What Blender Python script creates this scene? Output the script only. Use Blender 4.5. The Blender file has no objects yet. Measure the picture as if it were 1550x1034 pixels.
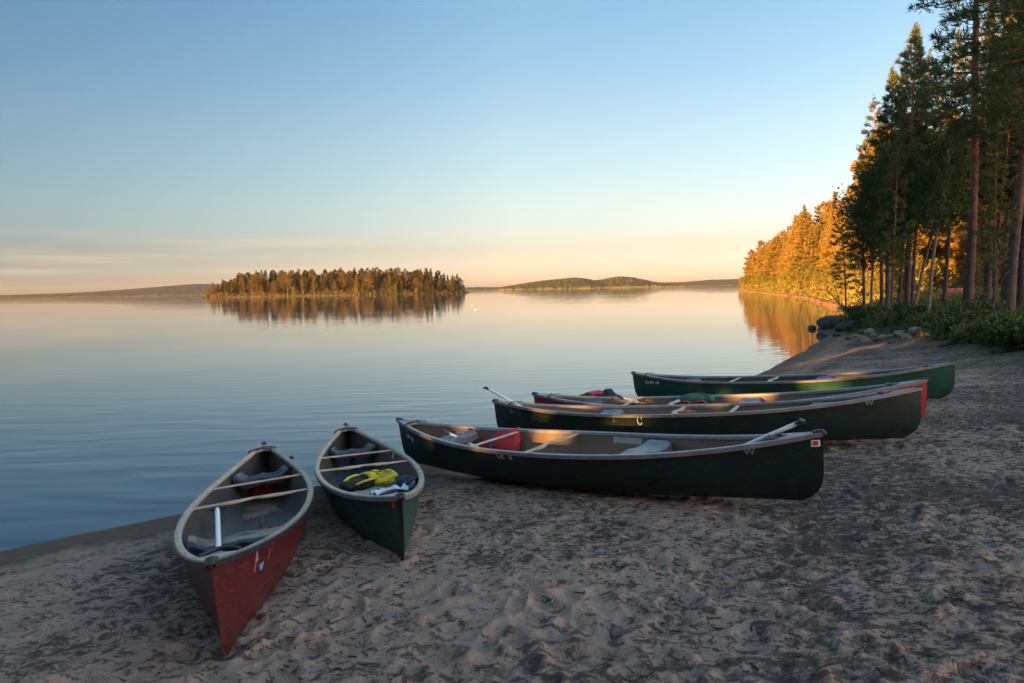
import bpy, bmesh, math, random
import numpy as np
from mathutils import Vector, Matrix
from mathutils.bvhtree import BVHTree

scene = bpy.context.scene
col = scene.collection
R = math.radians

# ------------------------------------------------------------------ camera
FPX, CX, CY = 1050.0, 775.0, 517.0          # focal length and centre in photograph pixels (1550 wide)
CAM_H = 2.172
PITCH = math.atan(78.98 / FPX)
ROLL = -0.0185
fw = np.array([0, math.cos(PITCH), -math.sin(PITCH)])
dn = np.array([0, -math.sin(PITCH), -math.cos(PITCH)])
rt = np.array([1.0, 0, 0])
c_, s_ = math.cos(ROLL), math.sin(ROLL)
CR = c_ * rt - s_ * dn
CD = s_ * rt + c_ * dn
CAM = np.array([0, 0, CAM_H])
cam = bpy.data.cameras.new('camera')
cam_o = bpy.data.objects.new('camera', cam)
col.objects.link(cam_o)
cam_o.matrix_world = Matrix(((CR[0], -CD[0], -fw[0], 0), (CR[1], -CD[1], -fw[1], 0), (CR[2], -CD[2], -fw[2], CAM_H), (0, 0, 0, 1)))
cam.sensor_width = 36.0
cam.lens = 36.0 * FPX / 1550.0
cam.clip_start = 0.05
cam.clip_end = 30000
cam.dof.use_dof = True
cam.dof.focus_distance = 14.0
cam.dof.aperture_fstop = 4.0
scene.camera = cam_o


def project(p):
    d = np.asarray(p, float) - CAM
    z = d @ fw
    return np.stack([CX + FPX * (d @ CR) / z, CY + FPX * (d @ CD) / z], -1)


def ray(px, py):
    d = fw + CR * (px - CX) / FPX + CD * (py - CY) / FPX
    return d / np.linalg.norm(d)


# ------------------------------------------------------------------ light
SUN_EL, SUN_PHI = R(6.0), R(50.0)           # sun behind the camera's left shoulder
SUN = np.array([-math.sin(SUN_PHI) * math.cos(SUN_EL), -math.cos(SUN_PHI) * math.cos(SUN_EL), math.sin(SUN_EL)])
sl = bpy.data.lights.new('sun', 'SUN')
sl.energy = 5.0
sl.angle = R(0.5)
sl.color = (1.0, 0.46, 0.125)
so = bpy.data.objects.new('sun', sl)
col.objects.link(so)
so.rotation_euler = Vector(SUN).to_track_quat('Z', 'Y').to_euler()

world = bpy.data.worlds.new('World')
scene.world = world
world.use_nodes = True
wn, wl = world.node_tree.nodes, world.node_tree.links
wn.clear()
w_out = wn.new('ShaderNodeOutputWorld')
w_bg = wn.new('ShaderNodeBackground')
sky = wn.new('ShaderNodeTexSky')
sky.sky_type = 'NISHITA'
sky.sun_disc = False
sky.sun_elevation = SUN_EL
sky.sun_rotation = -math.atan2(SUN[0], SUN[1])
sky.air_density = 1.0
sky.dust_density = 1.0
sky.ozone_density = 2.2
w_bg.inputs['Strength'].default_value = 0.055
# sky tint: warm to cool with height, unseen overhead part raised to brighten the beach, dimmer towards the left, thin bands of cloud
w_tc = wn.new('ShaderNodeTexCoord')
w_sep = wn.new('ShaderNodeSeparateXYZ'); wl.new(w_tc.outputs['Generated'], w_sep.inputs[0])
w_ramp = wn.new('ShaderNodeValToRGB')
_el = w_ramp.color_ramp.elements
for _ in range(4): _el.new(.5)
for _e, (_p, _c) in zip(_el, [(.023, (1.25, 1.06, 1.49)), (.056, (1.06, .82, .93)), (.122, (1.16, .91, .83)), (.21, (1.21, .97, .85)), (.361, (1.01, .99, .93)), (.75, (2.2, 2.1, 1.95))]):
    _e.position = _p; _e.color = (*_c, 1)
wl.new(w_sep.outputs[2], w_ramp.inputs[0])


def w_math(op, a, b, clamp=False):
    n = wn.new('ShaderNodeMath'); n.operation = op; n.use_clamp = clamp
    for k, v in enumerate((a, b)):
        if isinstance(v, (int, float)): n.inputs[k].default_value = v
        else: wl.new(v, n.inputs[k])
    return n.outputs[0]


_azx = w_math('MINIMUM', w_math('MAXIMUM', w_sep.outputs[0], -.6), .5)
_neg = w_math('MULTIPLY', w_math('MINIMUM', _azx, 0.0), w_math('MULTIPLY', w_math('SUBTRACT', w_sep.outputs[1], .1), 2.0, True))
_pos = w_math('MAXIMUM', _azx, 0.0)
_az = wn.new('ShaderNodeCombineXYZ')
for _k, _v in enumerate((2.0, 1.68, 1.42)):
    wl.new(w_math('POWER', math.e, w_math('ADD', w_math('MULTIPLY', _neg, _v), _pos)), _az.inputs[_k])
w_map = wn.new('ShaderNodeMapping'); w_map.inputs['Scale'].default_value = (2.2, 2.2, 46); wl.new(w_tc.outputs['Generated'], w_map.inputs[0])
w_noise = wn.new('ShaderNodeTexNoise'); w_noise.inputs['Scale'].default_value = 1.6; w_noise.inputs['Detail'].default_value = 5
wl.new(w_map.outputs[0], w_noise.inputs['Vector'])
_band = w_math('MULTIPLY', w_math('MULTIPLY', w_math('SUBTRACT', w_sep.outputs[2], .018), 60, True), w_math('MULTIPLY', w_math('SUBTRACT', .092, w_sep.outputs[2]), 30, True))
_cl = w_math('MULTIPLY', w_math('MULTIPLY', w_math('SUBTRACT', w_noise.outputs[0], .47), 5, True), _band)
w_mul = wn.new('ShaderNodeMix'); w_mul.data_type = 'RGBA'; w_mul.blend_type = 'MULTIPLY'; w_mul.inputs[0].default_value = 1
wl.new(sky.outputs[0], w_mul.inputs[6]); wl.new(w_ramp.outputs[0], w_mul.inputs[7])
w_sc = wn.new('ShaderNodeVectorMath'); w_sc.operation = 'MULTIPLY'; wl.new(w_mul.outputs[2], w_sc.inputs[0]); wl.new(_az.outputs[0], w_sc.inputs[1])
w_cl = wn.new('ShaderNodeMix'); w_cl.data_type = 'RGBA'; wl.new(w_math('MULTIPLY', _cl, .27), w_cl.inputs[0])
wl.new(w_sc.outputs[0], w_cl.inputs[6]); w_cl.inputs[7].default_value = (2.75, 2.10, 1.62, 1)
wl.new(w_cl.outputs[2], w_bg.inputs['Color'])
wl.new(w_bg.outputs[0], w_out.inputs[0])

scene.view_settings.view_transform = 'Standard'
scene.view_settings.look = 'None'
scene.view_settings.exposure = 2.8
scene.view_settings.gamma = 1.0
scene.cycles.use_denoising = True
scene.cycles.max_bounces = 6
scene.cycles.transparent_max_bounces = 8

rng = np.random.default_rng(7)


# ------------------------------------------------------------------ helpers
def tag(o, label=None, cat=None, group=None, kind=None):
    if label: o['label'] = label
    if cat: o['category'] = cat
    if group: o['group'] = group
    if kind: o['kind'] = kind
    return o


def empty(name, label, cat, group=None, mw=None, loc=None):
    o = bpy.data.objects.new(name, None)
    o.empty_display_size = 0.2
    col.objects.link(o)
    if mw is not None: o.matrix_world = mw
    if loc is not None: o.location = loc
    return tag(o, label, cat, group)


def mesh_np(name, V, F, mats, mi=None, smooth=False, attrs=None):
    """V (n,3); F list of (m,k) index arrays; mi list of material indices, one per array (or arrays)"""
    me = bpy.data.meshes.new(name)
    V = np.ascontiguousarray(V, np.float32)
    me.vertices.add(len(V))
    me.vertices.foreach_set('co', V.ravel())
    F = [np.asarray(f, np.int32) for f in F if len(f)]
    loops = np.concatenate([f.ravel() for f in F])
    tot = np.concatenate([np.full(len(f), f.shape[1], np.int32) for f in F])
    start = np.concatenate([[0], np.cumsum(tot)[:-1]]).astype(np.int32)
    me.loops.add(len(loops))
    me.loops.foreach_set('vertex_index', loops)
    me.polygons.add(len(tot))
    me.polygons.foreach_set('loop_start', start)
    me.polygons.foreach_set('loop_total', tot)
    if mi is not None:
        m = np.concatenate([np.broadcast_to(np.asarray(a, np.int32), (len(f),)) for a, f in zip(mi, F)])
        me.polygons.foreach_set('material_index', m.astype(np.int32))
    if smooth:
        me.polygons.foreach_set('use_smooth', np.ones(len(tot), bool))
    for k, a in (attrs or {}).items():
        at = me.attributes.new(k, 'FLOAT', 'POINT')
        at.data.foreach_set('value', np.asarray(a, np.float32))
    for m in (mats if isinstance(mats, (list, tuple)) else [mats]):
        me.materials.append(m)
    me.update(calc_edges=True)
    return me


def add(name, me, parent=None):
    o = bpy.data.objects.new(name, me)
    col.objects.link(o)
    if parent is not None: o.parent = parent
    return o


class MB:
    """collects pieces into one mesh"""
    def __init__(self): self.V, self.F, self.M, self.n = [], [], [], 0

    def put(self, V, F, mi=0):
        V = np.asarray(V, float).reshape(-1, 3)
        for f in (F if isinstance(F, list) else [F]):
            f = np.asarray(f, int)
            if len(f):
                self.F.append(f + self.n); self.M.append(mi)
        self.V.append(V); self.n += len(V)

    def grid(self, P, mi=0, wrap=False, flip=False):
        a, b = P.shape[:2]
        i, j = np.meshgrid(np.arange(a - 1), np.arange(b if wrap else b - 1), indexing='ij')
        j2 = (j + 1) % b
        q = np.stack([i * b + j, i * b + j2, (i + 1) * b + j2, (i + 1) * b + j], -1).reshape(-1, 4)
        if flip: q = q[:, ::-1]
        self.put(P.reshape(-1, 3), q, mi)

    def tube(self, P, r, n=8, mi=0, cap=True, sq=None):
        """tube along points P with radii r; sq=(a,b) scales the two cross axes"""
        P = np.asarray(P, float); m = len(P)
        r = np.broadcast_to(np.asarray(r, float), (m,))
        T = np.gradient(P, axis=0); T /= np.linalg.norm(T, axis=1)[:, None] + 1e-12
        ref = np.array([0, 0, 1.0]) if abs(T[:, 2]).mean() < .8 else np.array([1.0, 0, 0])
        A = np.cross(ref, T); A /= np.linalg.norm(A, axis=1)[:, None] + 1e-12
        B = np.cross(T, A)
        th = np.linspace(0, 2 * math.pi, n, endpoint=False)
        sa, sb = sq or (1, 1)
        G = P[:, None] + r[:, None, None] * (sa * np.cos(th)[None, :, None] * A[:, None] + sb * np.sin(th)[None, :, None] * B[:, None])
        self.grid(G, mi, wrap=True)
        if cap:
            for k, fl in ((0, True), (m - 1, False)):
                idx = np.arange(n)[::-1] if fl else np.arange(n)
                self.put(G[k], idx[None], mi)

    def box(self, c, s, rot=None, mi=0):
        v = np.array([[x, y, z] for x in (-.5, .5) for y in (-.5, .5) for z in (-.5, .5)]) * np.asarray(s)
        if rot is not None: v = v @ np.asarray(rot).T
        f = [[0, 1, 3, 2], [4, 6, 7, 5], [0, 4, 5, 1], [2, 3, 7, 6], [0, 2, 6, 4], [1, 5, 7, 3]]
        self.put(v + np.asarray(c), np.array(f), mi)

    def mesh(self, name, mats, smooth=True):
        return mesh_np(name, np.concatenate(self.V), self.F, mats, self.M, smooth)

    def build(self, name, mats, parent=None, smooth=True):
        return add(name, self.mesh(name, mats, smooth), parent)


def hash2(ix, iy, seed):
    h = (ix.astype(np.int64) * 374761393 + iy.astype(np.int64) * 668265263 + seed * 974634777) & 0xffffffff
    h = ((h ^ (h >> 13)) * 1274126177) & 0xffffffff
    return ((h ^ (h >> 16)) & 0xffff) / 65535.0


def vnoise(x, y, seed=0):
    x = np.asarray(x, float); y = np.asarray(y, float)
    ix, iy = np.floor(x), np.floor(y)
    fx, fy = x - ix, y - iy
    fx = fx * fx * fx * (fx * (fx * 6 - 15) + 10); fy = fy * fy * fy * (fy * (fy * 6 - 15) + 10)
    a, b = hash2(ix, iy, seed), hash2(ix + 1, iy, seed)
    c, d = hash2(ix, iy + 1, seed), hash2(ix + 1, iy + 1, seed)
    return (a * (1 - fx) + b * fx) * (1 - fy) + (c * (1 - fx) + d * fx) * fy * 1.0 - .5


def fbm(x, y, o=4, seed=0):
    v = 0; a = 1.0
    for k in range(o):
        v = v + a * vnoise(x * 2 ** k + 17.3 * k, y * 2 ** k - 9.1 * k, seed + k); a *= .5
    return v


def sstep(a, b, x):
    t = np.clip((x - a) / (b - a), 0, 1)
    return t * t * (3 - 2 * t)


# ------------------------------------------------------------------ materials
def newmat(name):
    m = bpy.data.materials.new(name); m.use_nodes = True
    nt = m.node_tree
    return m, nt, nt.nodes['Principled BSDF'], nt.nodes['Material Output']


def N(nt, typ, **kw):
    n = nt.nodes.new(typ)
    for k, v in kw.items():
        if k == 'ins':
            for a, b in v.items():
                if hasattr(b, 'is_linked') or isinstance(b, bpy.types.NodeSocket): nt.links.new(b, n.inputs[a])
                else: n.inputs[a].default_value = b
        else: setattr(n, k, v)
    return n


def noise(nt, vec, scale, detail=4, rough=.55, dist=0):
    n = N(nt, 'ShaderNodeTexNoise', ins={'Scale': scale, 'Detail': detail, 'Roughness': rough, 'Distortion': dist})
    if vec is not None: nt.links.new(vec, n.inputs['Vector'])
    return n.outputs[0]


def ramp(nt, fac, pts):
    n = nt.nodes.new('ShaderNodeValToRGB')
    el = n.color_ramp.elements
    while len(el) < len(pts): el.new(.5)
    for e, (p, c) in zip(el, pts):
        e.position = p; e.color = (*c, 1) if len(c) == 3 else c
    nt.links.new(fac, n.inputs[0])
    return n.outputs[0]


def mix(nt, fac, a, b, mode='MIX'):
    n = N(nt, 'ShaderNodeMix', data_type='RGBA', blend_type=mode)
    for s, v in ((n.inputs[0], fac), (n.inputs[6], a), (n.inputs[7], b)):
        if isinstance(v, bpy.types.NodeSocket): nt.links.new(v, s)
        elif isinstance(v, (int, float)): s.default_value = v
        else: s.default_value = (*v, 1)
    return n.outputs[2]


def math_(nt, op, a, b=0.0, c=None, clamp=False):
    n = N(nt, 'ShaderNodeMath', operation=op, use_clamp=clamp)
    for s, v in zip(n.inputs, (a, b, c)):
        if v is None: continue
        if isinstance(v, bpy.types.NodeSocket): nt.links.new(v, s)
        else: s.default_value = v
    return n.outputs[0]


def bump(nt, bsdf, h, strength, dist=.01):
    b = N(nt, 'ShaderNodeBump', ins={'Strength': strength, 'Distance': dist, 'Height': h})
    nt.links.new(b.outputs[0], bsdf.inputs['Normal'])
    return b


def coords(nt, which='Object'):
    return nt.nodes.new('ShaderNodeTexCoord').outputs[which]


def simple(name, c, rough=.5, var=.25, scale=14, metal=0.0, bumps=.0, coat=0.0, c2=None, spec=.5):
    m, nt, b, o = newmat(name)
    co = coords(nt)
    n = noise(nt, co, scale, 5, .6)
    d = c2 or tuple(x * (1 - var) for x in c)
    l = tuple(min(1, x * (1 + var)) for x in c)
    nt.links.new(ramp(nt, n, [(.3, d), (.7, l)]), b.inputs['Base Color'])
    b.inputs['Roughness'].default_value = rough
    b.inputs['Metallic'].default_value = metal
    b.inputs['Specular IOR Level'].default_value = spec
    if coat: b.inputs['Coat Weight'].default_value = coat; b.inputs['Coat Roughness'].default_value = .2
    if bumps: bump(nt, b, noise(nt, co, scale * 6, 4), bumps, .01)
    return m


def hull_mat(name, c, wear):
    m, nt, b, o = newmat(name)
    co = coords(nt)
    mp = N(nt, 'ShaderNodeMapping', ins={'Vector': co, 'Scale': (1.2, 8, 22)})
    scr = noise(nt, mp.outputs[0], 6, 6, .75)
    blot = noise(nt, co, 2.2, 4, .6)
    base = ramp(nt, blot, [(.3, tuple(x * .8 for x in c)), (.7, tuple(x * 1.25 for x in c))])
    scuff = math_(nt, 'MULTIPLY', ramp(nt, scr, [(.54, (0, 0, 0)), (.66, (1, 1, 1))]), .55)
    base = mix(nt, scuff, base, wear)
    sep = N(nt, 'ShaderNodeSeparateXYZ', ins={'Vector': co})
    low = math_(nt, 'MULTIPLY', math_(nt, 'SUBTRACT', .12, math_(nt, 'ADD', sep.outputs[2], math_(nt, 'MULTIPLY', noise(nt, co, 9), .1))), 6, clamp=True)
    base = mix(nt, math_(nt, 'MULTIPLY', low, .3), base, (.12, .095, .08))
    nt.links.new(base, b.inputs['Base Color'])
    nt.links.new(ramp(nt, noise(nt, mp.outputs[0], 3, 5), [(.3, (.3,) * 3), (.75, (.52,) * 3)]), b.inputs['Roughness'])
    b.inputs['Specular IOR Level'].default_value = .35
    bump(nt, b, noise(nt, co, 3.0, 3), .12, .02)
    return m


def foliage_mat(name, c, c2, trans=.3):
    m, nt, b, o = newmat(name)
    gi = nt.nodes.new('ShaderNodeNewGeometry')
    oi = nt.nodes.new('ShaderNodeObjectInfo')
    f = math_(nt, 'ADD', math_(nt, 'MULTIPLY', gi.outputs['Random Per Island'], .6), math_(nt, 'MULTIPLY', oi.outputs['Random'], .4))
    k = ramp(nt, f, [(.1, c), (.9, c2)])
    d = N(nt, 'ShaderNodeBsdfDiffuse', ins={'Color': k})
    t = N(nt, 'ShaderNodeBsdfTranslucent', ins={'Color': k})
    g = N(nt, 'ShaderNodeBsdfGlossy', ins={'Color': (.5, .5, .5, 1), 'Roughness': .5})
    m1 = N(nt, 'ShaderNodeMixShader', ins={0: trans}); nt.links.new(d.outputs[0], m1.inputs[1]); nt.links.new(t.outputs[0], m1.inputs[2])
    m2 = N(nt, 'ShaderNodeMixShader', ins={0: .03}); nt.links.new(m1.outputs[0], m2.inputs[1]); nt.links.new(g.outputs[0], m2.inputs[2])
    nt.links.new(m2.outputs[0], o.inputs[0])
    return m


def bark_mat(name, low, high, h0, h1):
    m, nt, b, o = newmat(name)
    co = coords(nt)
    sep = N(nt, 'ShaderNodeSeparateXYZ', ins={'Vector': co})
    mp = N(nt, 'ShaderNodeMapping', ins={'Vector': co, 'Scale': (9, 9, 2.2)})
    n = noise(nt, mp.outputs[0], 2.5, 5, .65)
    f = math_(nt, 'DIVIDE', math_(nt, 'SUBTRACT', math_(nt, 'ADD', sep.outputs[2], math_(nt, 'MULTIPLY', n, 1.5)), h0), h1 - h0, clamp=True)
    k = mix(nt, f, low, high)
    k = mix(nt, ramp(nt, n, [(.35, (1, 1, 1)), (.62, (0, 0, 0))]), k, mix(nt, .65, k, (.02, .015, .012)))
    nt.links.new(k, b.inputs['Base Color'])
    b.inputs['Roughness'].default_value = .9
    b.inputs['Specular IOR Level'].default_value = .2
    bump(nt, b, n, .8, .03)
    return m


M = {}
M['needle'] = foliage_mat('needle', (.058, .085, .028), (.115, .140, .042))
M['needle_far'] = foliage_mat('needle_far', (.10, .095, .022), (.29, .185, .040), .25)  # same needles as near pines, golden sunlight put into the colour
M['leaf'] = foliage_mat('leaf', (.12, .12, .025), (.22, .19, .040), .35)
M['shrub'] = foliage_mat('shrub', (.045, .080, .022), (.11, .145, .036), .3)
M['spruce'] = foliage_mat('spruce', (.028, .040, .020), (.060, .065, .024), .15)
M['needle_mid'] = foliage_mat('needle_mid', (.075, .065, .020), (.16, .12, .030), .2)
M['spruce_dark'] = foliage_mat('spruce_dark', (.022, .032, .016), (.05, .052, .02), .12)
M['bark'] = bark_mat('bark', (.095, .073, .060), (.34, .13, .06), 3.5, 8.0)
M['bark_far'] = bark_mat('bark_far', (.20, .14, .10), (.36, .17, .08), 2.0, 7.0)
M['birch_bark'] = bark_mat('birch_bark', (.19, .165, .15), (.20, .17, .15), 2, 6)
M['dead'] = simple('dead_wood', (.20, .17, .15), .85, .3, 20)
M['rock_dark'] = simple('rock_dark', (.05, .042, .04), .75, .5, 5, bumps=.5)
M['rock_light'] = simple('rock_light', (.25, .185, .15), .85, .35, 6, bumps=.5)
M['rock_red'] = simple('rock_red', (.26, .17, .13), .85, .35, 6, bumps=.5)
M['green'] = hull_mat('green_hull', (.009, .046, .036), (.07, .11, .10))
M['green_grey'] = hull_mat('grey_green_hull', (.006, .017, .0165), (.06, .075, .073))
M['green_bright'] = hull_mat('bright_green_hull', (.012, .060, .040), (.08, .13, .10))
M['red'] = hull_mat('red_hull', (.055, .005, .007), (.15, .07, .065))
M['red_mid'] = hull_mat('scuffed_red_hull', (.30, .022, .022), (.32, .10, .09))
M['tan_in'] = simple('tan_interior', (.17, .118, .074), .5, .18, 3)  # tan liner, its colour warmed to carry orange bounce light
M['grey_in'] = simple('grey_interior', (.062, .050, .042), .5, .25, 3)
M['gun_beige'] = simple('beige_gunwale', (.38, .31, .225), .55, .2, 10)
M['gun_grey'] = simple('grey_gunwale', (.25, .24, .235), .4, .2, 8)
M['gun_dark'] = simple('dark_gunwale', (.16, .15, .15), .4, .25, 8)
M['black'] = simple('black_plastic', (.018, .018, .020), .4, .3, 10)
M['seat_dark'] = simple('dark_seat', (.022, .025, .032), .28, .3, 8, bumps=.03)
M['seat_grey'] = simple('grey_seat', (.13, .13, .135), .33, .15, 8, bumps=.03)
M['seat_blue'] = simple('blue_seat', (.06, .085, .13), .35, .2, 8, bumps=.03)
M['ash'] = simple('ash_wood', (.45, .31, .19), .5, .25, 9)
M['alu'] = simple('aluminium', (.80, .80, .80), .3, .05, 30, metal=.0)
M['white'] = simple('white_plastic', (.72, .70, .66), .5, .1, 10)
M['cordm'] = simple('black_cord', (.02, .02, .022), .8, .3, 60)
M['yellow'] = simple('yellow_cloth', (.62, .48, .015), .75, .25, 7, bumps=.3)
M['yellow_in'] = simple('yellow_lining', (.42, .30, .02), .85, .3, 9, bumps=.3)
M['black_cloth'] = simple('black_cloth', (.018, .019, .024), .85, .4, 8, bumps=.4)
M['navy'] = simple('navy_cloth', (.02, .025, .06), .8, .3, 8, bumps=.3)
M['red_cloth'] = simple('red_cloth', (.45, .025, .03), .75, .25, 7, bumps=.25)
M['red_bright'] = simple('bright_red_cloth', (.50, .04, .02), .75, .2, 7, bumps=.25)
M['pink_cloth'] = simple('crimson_cloth', (.50, .04, .09), .75, .2, 7, bumps=.25)
M['green_cloth'] = simple('green_cloth', (.025, .10, .065), .75, .25, 7, bumps=.3)
M['blue_cloth'] = simple('blue_strap', (.03, .05, .16), .7, .2, 10)
M['white_cloth'] = simple('white_cloth', (.62, .66, .72), .8, .1, 9, bumps=.3)
M['ink_white'] = simple('white_ink', (.62, .62, .58), .7, .2, 40)
M['ink_dim'] = simple('worn_grey_ink', (.18, .20, .20), .7, .3, 40)
M['ink_teal'] = simple('teal_ink', (.06, .22, .27), .6, .25, 40)
M['ink_blue'] = simple('blue_ink', (.08, .28, .50), .6, .25, 40)
M['sticker_red'] = simple('red_sticker', (.60, .04, .05), .5, .1, 20)
M['sticker_grey'] = simple('grey_sticker', (.44, .40, .36), .5, .1, 20)
M['mint'] = simple('mint_sticker', (.16, .50, .36), .5, .15, 20)
M['ink_dark'] = simple('dark_ink', (.10, .09, .09), .6, .1, 20)
M['tent_red'] = simple('red_tent', (.65, .07, .05), .6, .15, 3)
M['tent_dark'] = simple('dark_tent', (.02, .025, .045), .9, .2, 3, spec=.05)

# ------------------------------------------------------------------ ground
SHORE = [(-400, -60), (-90, 20), (-55, 16), (-36, 8), (-22, 2.0), (-12, .6), (-7.5, 2.7), (-4.34, 5.88), (-3.30, 6.76), (-1.11, 8.62),
         (1.3, 11.0), (4.0, 14.2), (6.56, 17.65), (8.6, 20.9), (10.36, 23.9), (12.1, 26.8), (13.1, 28.8), (13.9, 31.6), (15.2, 34.5), (18, 38),
         (24, 48), (28, 58), (32.05, 69), (37, 83), (44.1, 101.7), (56.8, 147), (77.3, 222), (94.9, 292), (101, 300), (112, 302),
         (180, 300), (500, 280), (7000, 200), (7000, -7000), (-7000, -7000), (-7000, -300)]
SP = np.array(SHORE, float)


def sdist(x, y):
    """signed distance to the shoreline, positive on land"""
    x = np.asarray(x, float); y = np.asarray(y, float)
    best = np.full(x.shape, 1e18); ins = np.zeros(x.shape, bool)
    for (ax, ay), (bx, by) in zip(SP, np.roll(SP, -1, 0)):
        dx, dy = bx - ax, by - ay
        t = np.clip(((x - ax) * dx + (y - ay) * dy) / (dx * dx + dy * dy), 0, 1)
        best = np.minimum(best, (x - ax - t * dx) ** 2 + (y - ay - t * dy) ** 2)
        cr = ((ay > y) != (by > y))
        with np.errstate(divide='ignore', invalid='ignore'):
            ins ^= cr & (x < (bx - ax) * (y - ay) / (by - ay + 1e-30) + ax)
    return np.sqrt(best) * np.where(ins, 1, -1)


def bankness(x, y):
    """0 on the open beach, 1 in the wood on the right"""
    lx = np.interp(y, [-40, 6, 12.6, 20, 27, 30, 33, 40], [14, 9.6, 9.3, 11.2, 12.9, 13.3, 13.6, 12])
    return sstep(-.3, 1.6, np.asarray(x) - lx)


def ground_base(x, y):
    s = sdist(x, y) + .22 * fbm(np.asarray(x) * .45, np.asarray(y) * .45, 2, 5) * sstep(60, 20, np.hypot(x, y)) + .07 * fbm(np.asarray(x) * 2.3, np.asarray(y) * 2.3, 2, 6) * sstep(30, 10, np.hypot(x, y))
    z = np.where(s < 0, np.maximum(.1 * s, -3.0), np.where(s < 6.2, .095 * s, .589 + .9 * (1 - np.exp(-(s - 6.2) / 18))))
    z = z + .055 * sstep(1.2, 1.55, s) - .05 * sstep(0, 1.2, s)
    z = z + .22 * bankness(x, y) * sstep(0.0, 2.0, s)
    return z, s


def micro(x, y, s):
    x = np.asarray(x, float); y = np.asarray(y, float)
    dry = sstep(.12, .9, s)
    wx, wy = x + .35 * fbm(x * .9, y * .9, 2, 40), y + .35 * fbm(x * .9, y * .9, 2, 50)
    big = fbm(wx * 1.5, wy * 1.5, 3, 11)
    mid = 1 - np.abs(vnoise(wx * 3.6, wy * 3.6, 21)) * 4
    sm = fbm(x * 11, y * 11, 3, 31)
    return dry * ((.028 - .014 * sstep(-2.5, 2, x)) * big + .006 * mid * (.5 + vnoise(x * .7, y * .7, 3)) + .011 * sm + .006 * fbm(x * 27, y * 27, 2, 71)) * sstep(70, 25, np.hypot(x, y))


def ground_z(x, y):
    x = np.asarray(x, float); y = np.asarray(y, float)
    z, s = ground_base(x, y)
    return z + micro(x, y, s) * .6


def gz(x, y): return float(ground_z(np.array([x]), np.array([y]))[0])


def hit(px, py):
    """where the line of sight through a photograph pixel meets the ground"""
    d = ray(px, py)
    ts = np.geomspace(1.5, 500, 3000)
    P = CAM + ts[:, None] * d
    z, _ = ground_base(P[:, 0], P[:, 1])
    k = np.argmax(P[:, 2] < np.maximum(z, 0))
    return P[k]


def build_ground():
    a1 = np.radians(np.arange(-43, 43.01, .14))
    a2 = np.radians(np.concatenate([np.arange(45, 180, 4), np.arange(-180, -43, 4)]))
    ang = np.concatenate([a1, a2])
    r = np.concatenate([np.geomspace(.6, 1.6, 16)[:-1], np.geomspace(1.6, 16, 400)[:-1], np.geomspace(16, 60, 110)[:-1], np.geomspace(60, 6000, 60)])
    RR, AA = np.meshgrid(r, ang, indexing='ij')
    X, Y = RR * np.sin(AA), RR * np.cos(AA)
    z, s = ground_base(X, Y)
    Z = z + micro(X, Y, s)
    # trodden sand: overlapping footprints pressed in with soft rims
    g = np.random.default_rng(5)
    na = len(a1)
    for k in range(1500):
        rr = 2.2 + 15 * g.random() ** 1.3; an = R(g.uniform(-41, 41))
        x, y = rr * math.sin(an), rr * math.cos(an)
        sd = float(ground_base(np.array([x]), np.array([y]))[1][0])
        if sd < 1.5: continue
        L, W = g.uniform(.08, .15), g.uniform(.04, .075)
        dep = g.uniform(.007, .022)
        i0, i1 = np.searchsorted(r, [rr - .5, rr + .5]); da = .5 / rr
        j0, j1 = np.searchsorted(a1, [an - da, an + da])
        if i1 <= i0 or j1 <= j0: continue
        sl_ = np.s_[i0:i1, j0:j1]
        th = g.uniform(0, 6.28)
        u = (X[sl_] - x) * math.cos(th) + (Y[sl_] - y) * math.sin(th)
        v = -(X[sl_] - x) * math.sin(th) + (Y[sl_] - y) * math.cos(th)
        q = np.sqrt(np.maximum((u / L) ** 2 + (v / W) ** 2 + .02 * np.sin(u * 40), 0))
        Z[sl_] += -dep * np.exp(-q ** 4) + dep * .55 * np.exp(-((q - 1.45) / .38) ** 2)
    P = np.stack([X, Y, Z], -1)
    n, m = X.shape
    i, j = np.meshgrid(np.arange(n - 1), np.arange(m), indexing='ij')
    j2 = (j + 1) % m
    q = np.stack([i * m + j, i * m + j2, (i + 1) * m + j2, (i + 1) * m + j], -1).reshape(-1, 4)[:, ::-1]
    V = np.concatenate([P.reshape(-1, 3), [[0, 0, float(Z[0].mean())]]])
    cap = np.stack([np.full(m, n * m), np.arange(m), (np.arange(m) + 1) % m], -1)[:, ::-1]
    at_s = np.append(s.ravel(), 6.0)
    wood = np.maximum(bankness(X, Y) * (s > 0), sstep(.4, 1.2, s) * sstep(34, 44, Y)).ravel()
    far = (np.hypot(X, Y).ravel() > 60) & (s.ravel() > 0)
    me = mesh_np('sand_beach', V, [q, cap], M['sand'], [0, 0], True, {'shore': at_s, 'wood': np.append(np.maximum(wood, far), 0)})
    return tag(add('sand_beach', me), 'trodden grey-brown sand beach littered with dark needles sloping to the lake', kind='structure')


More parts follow.
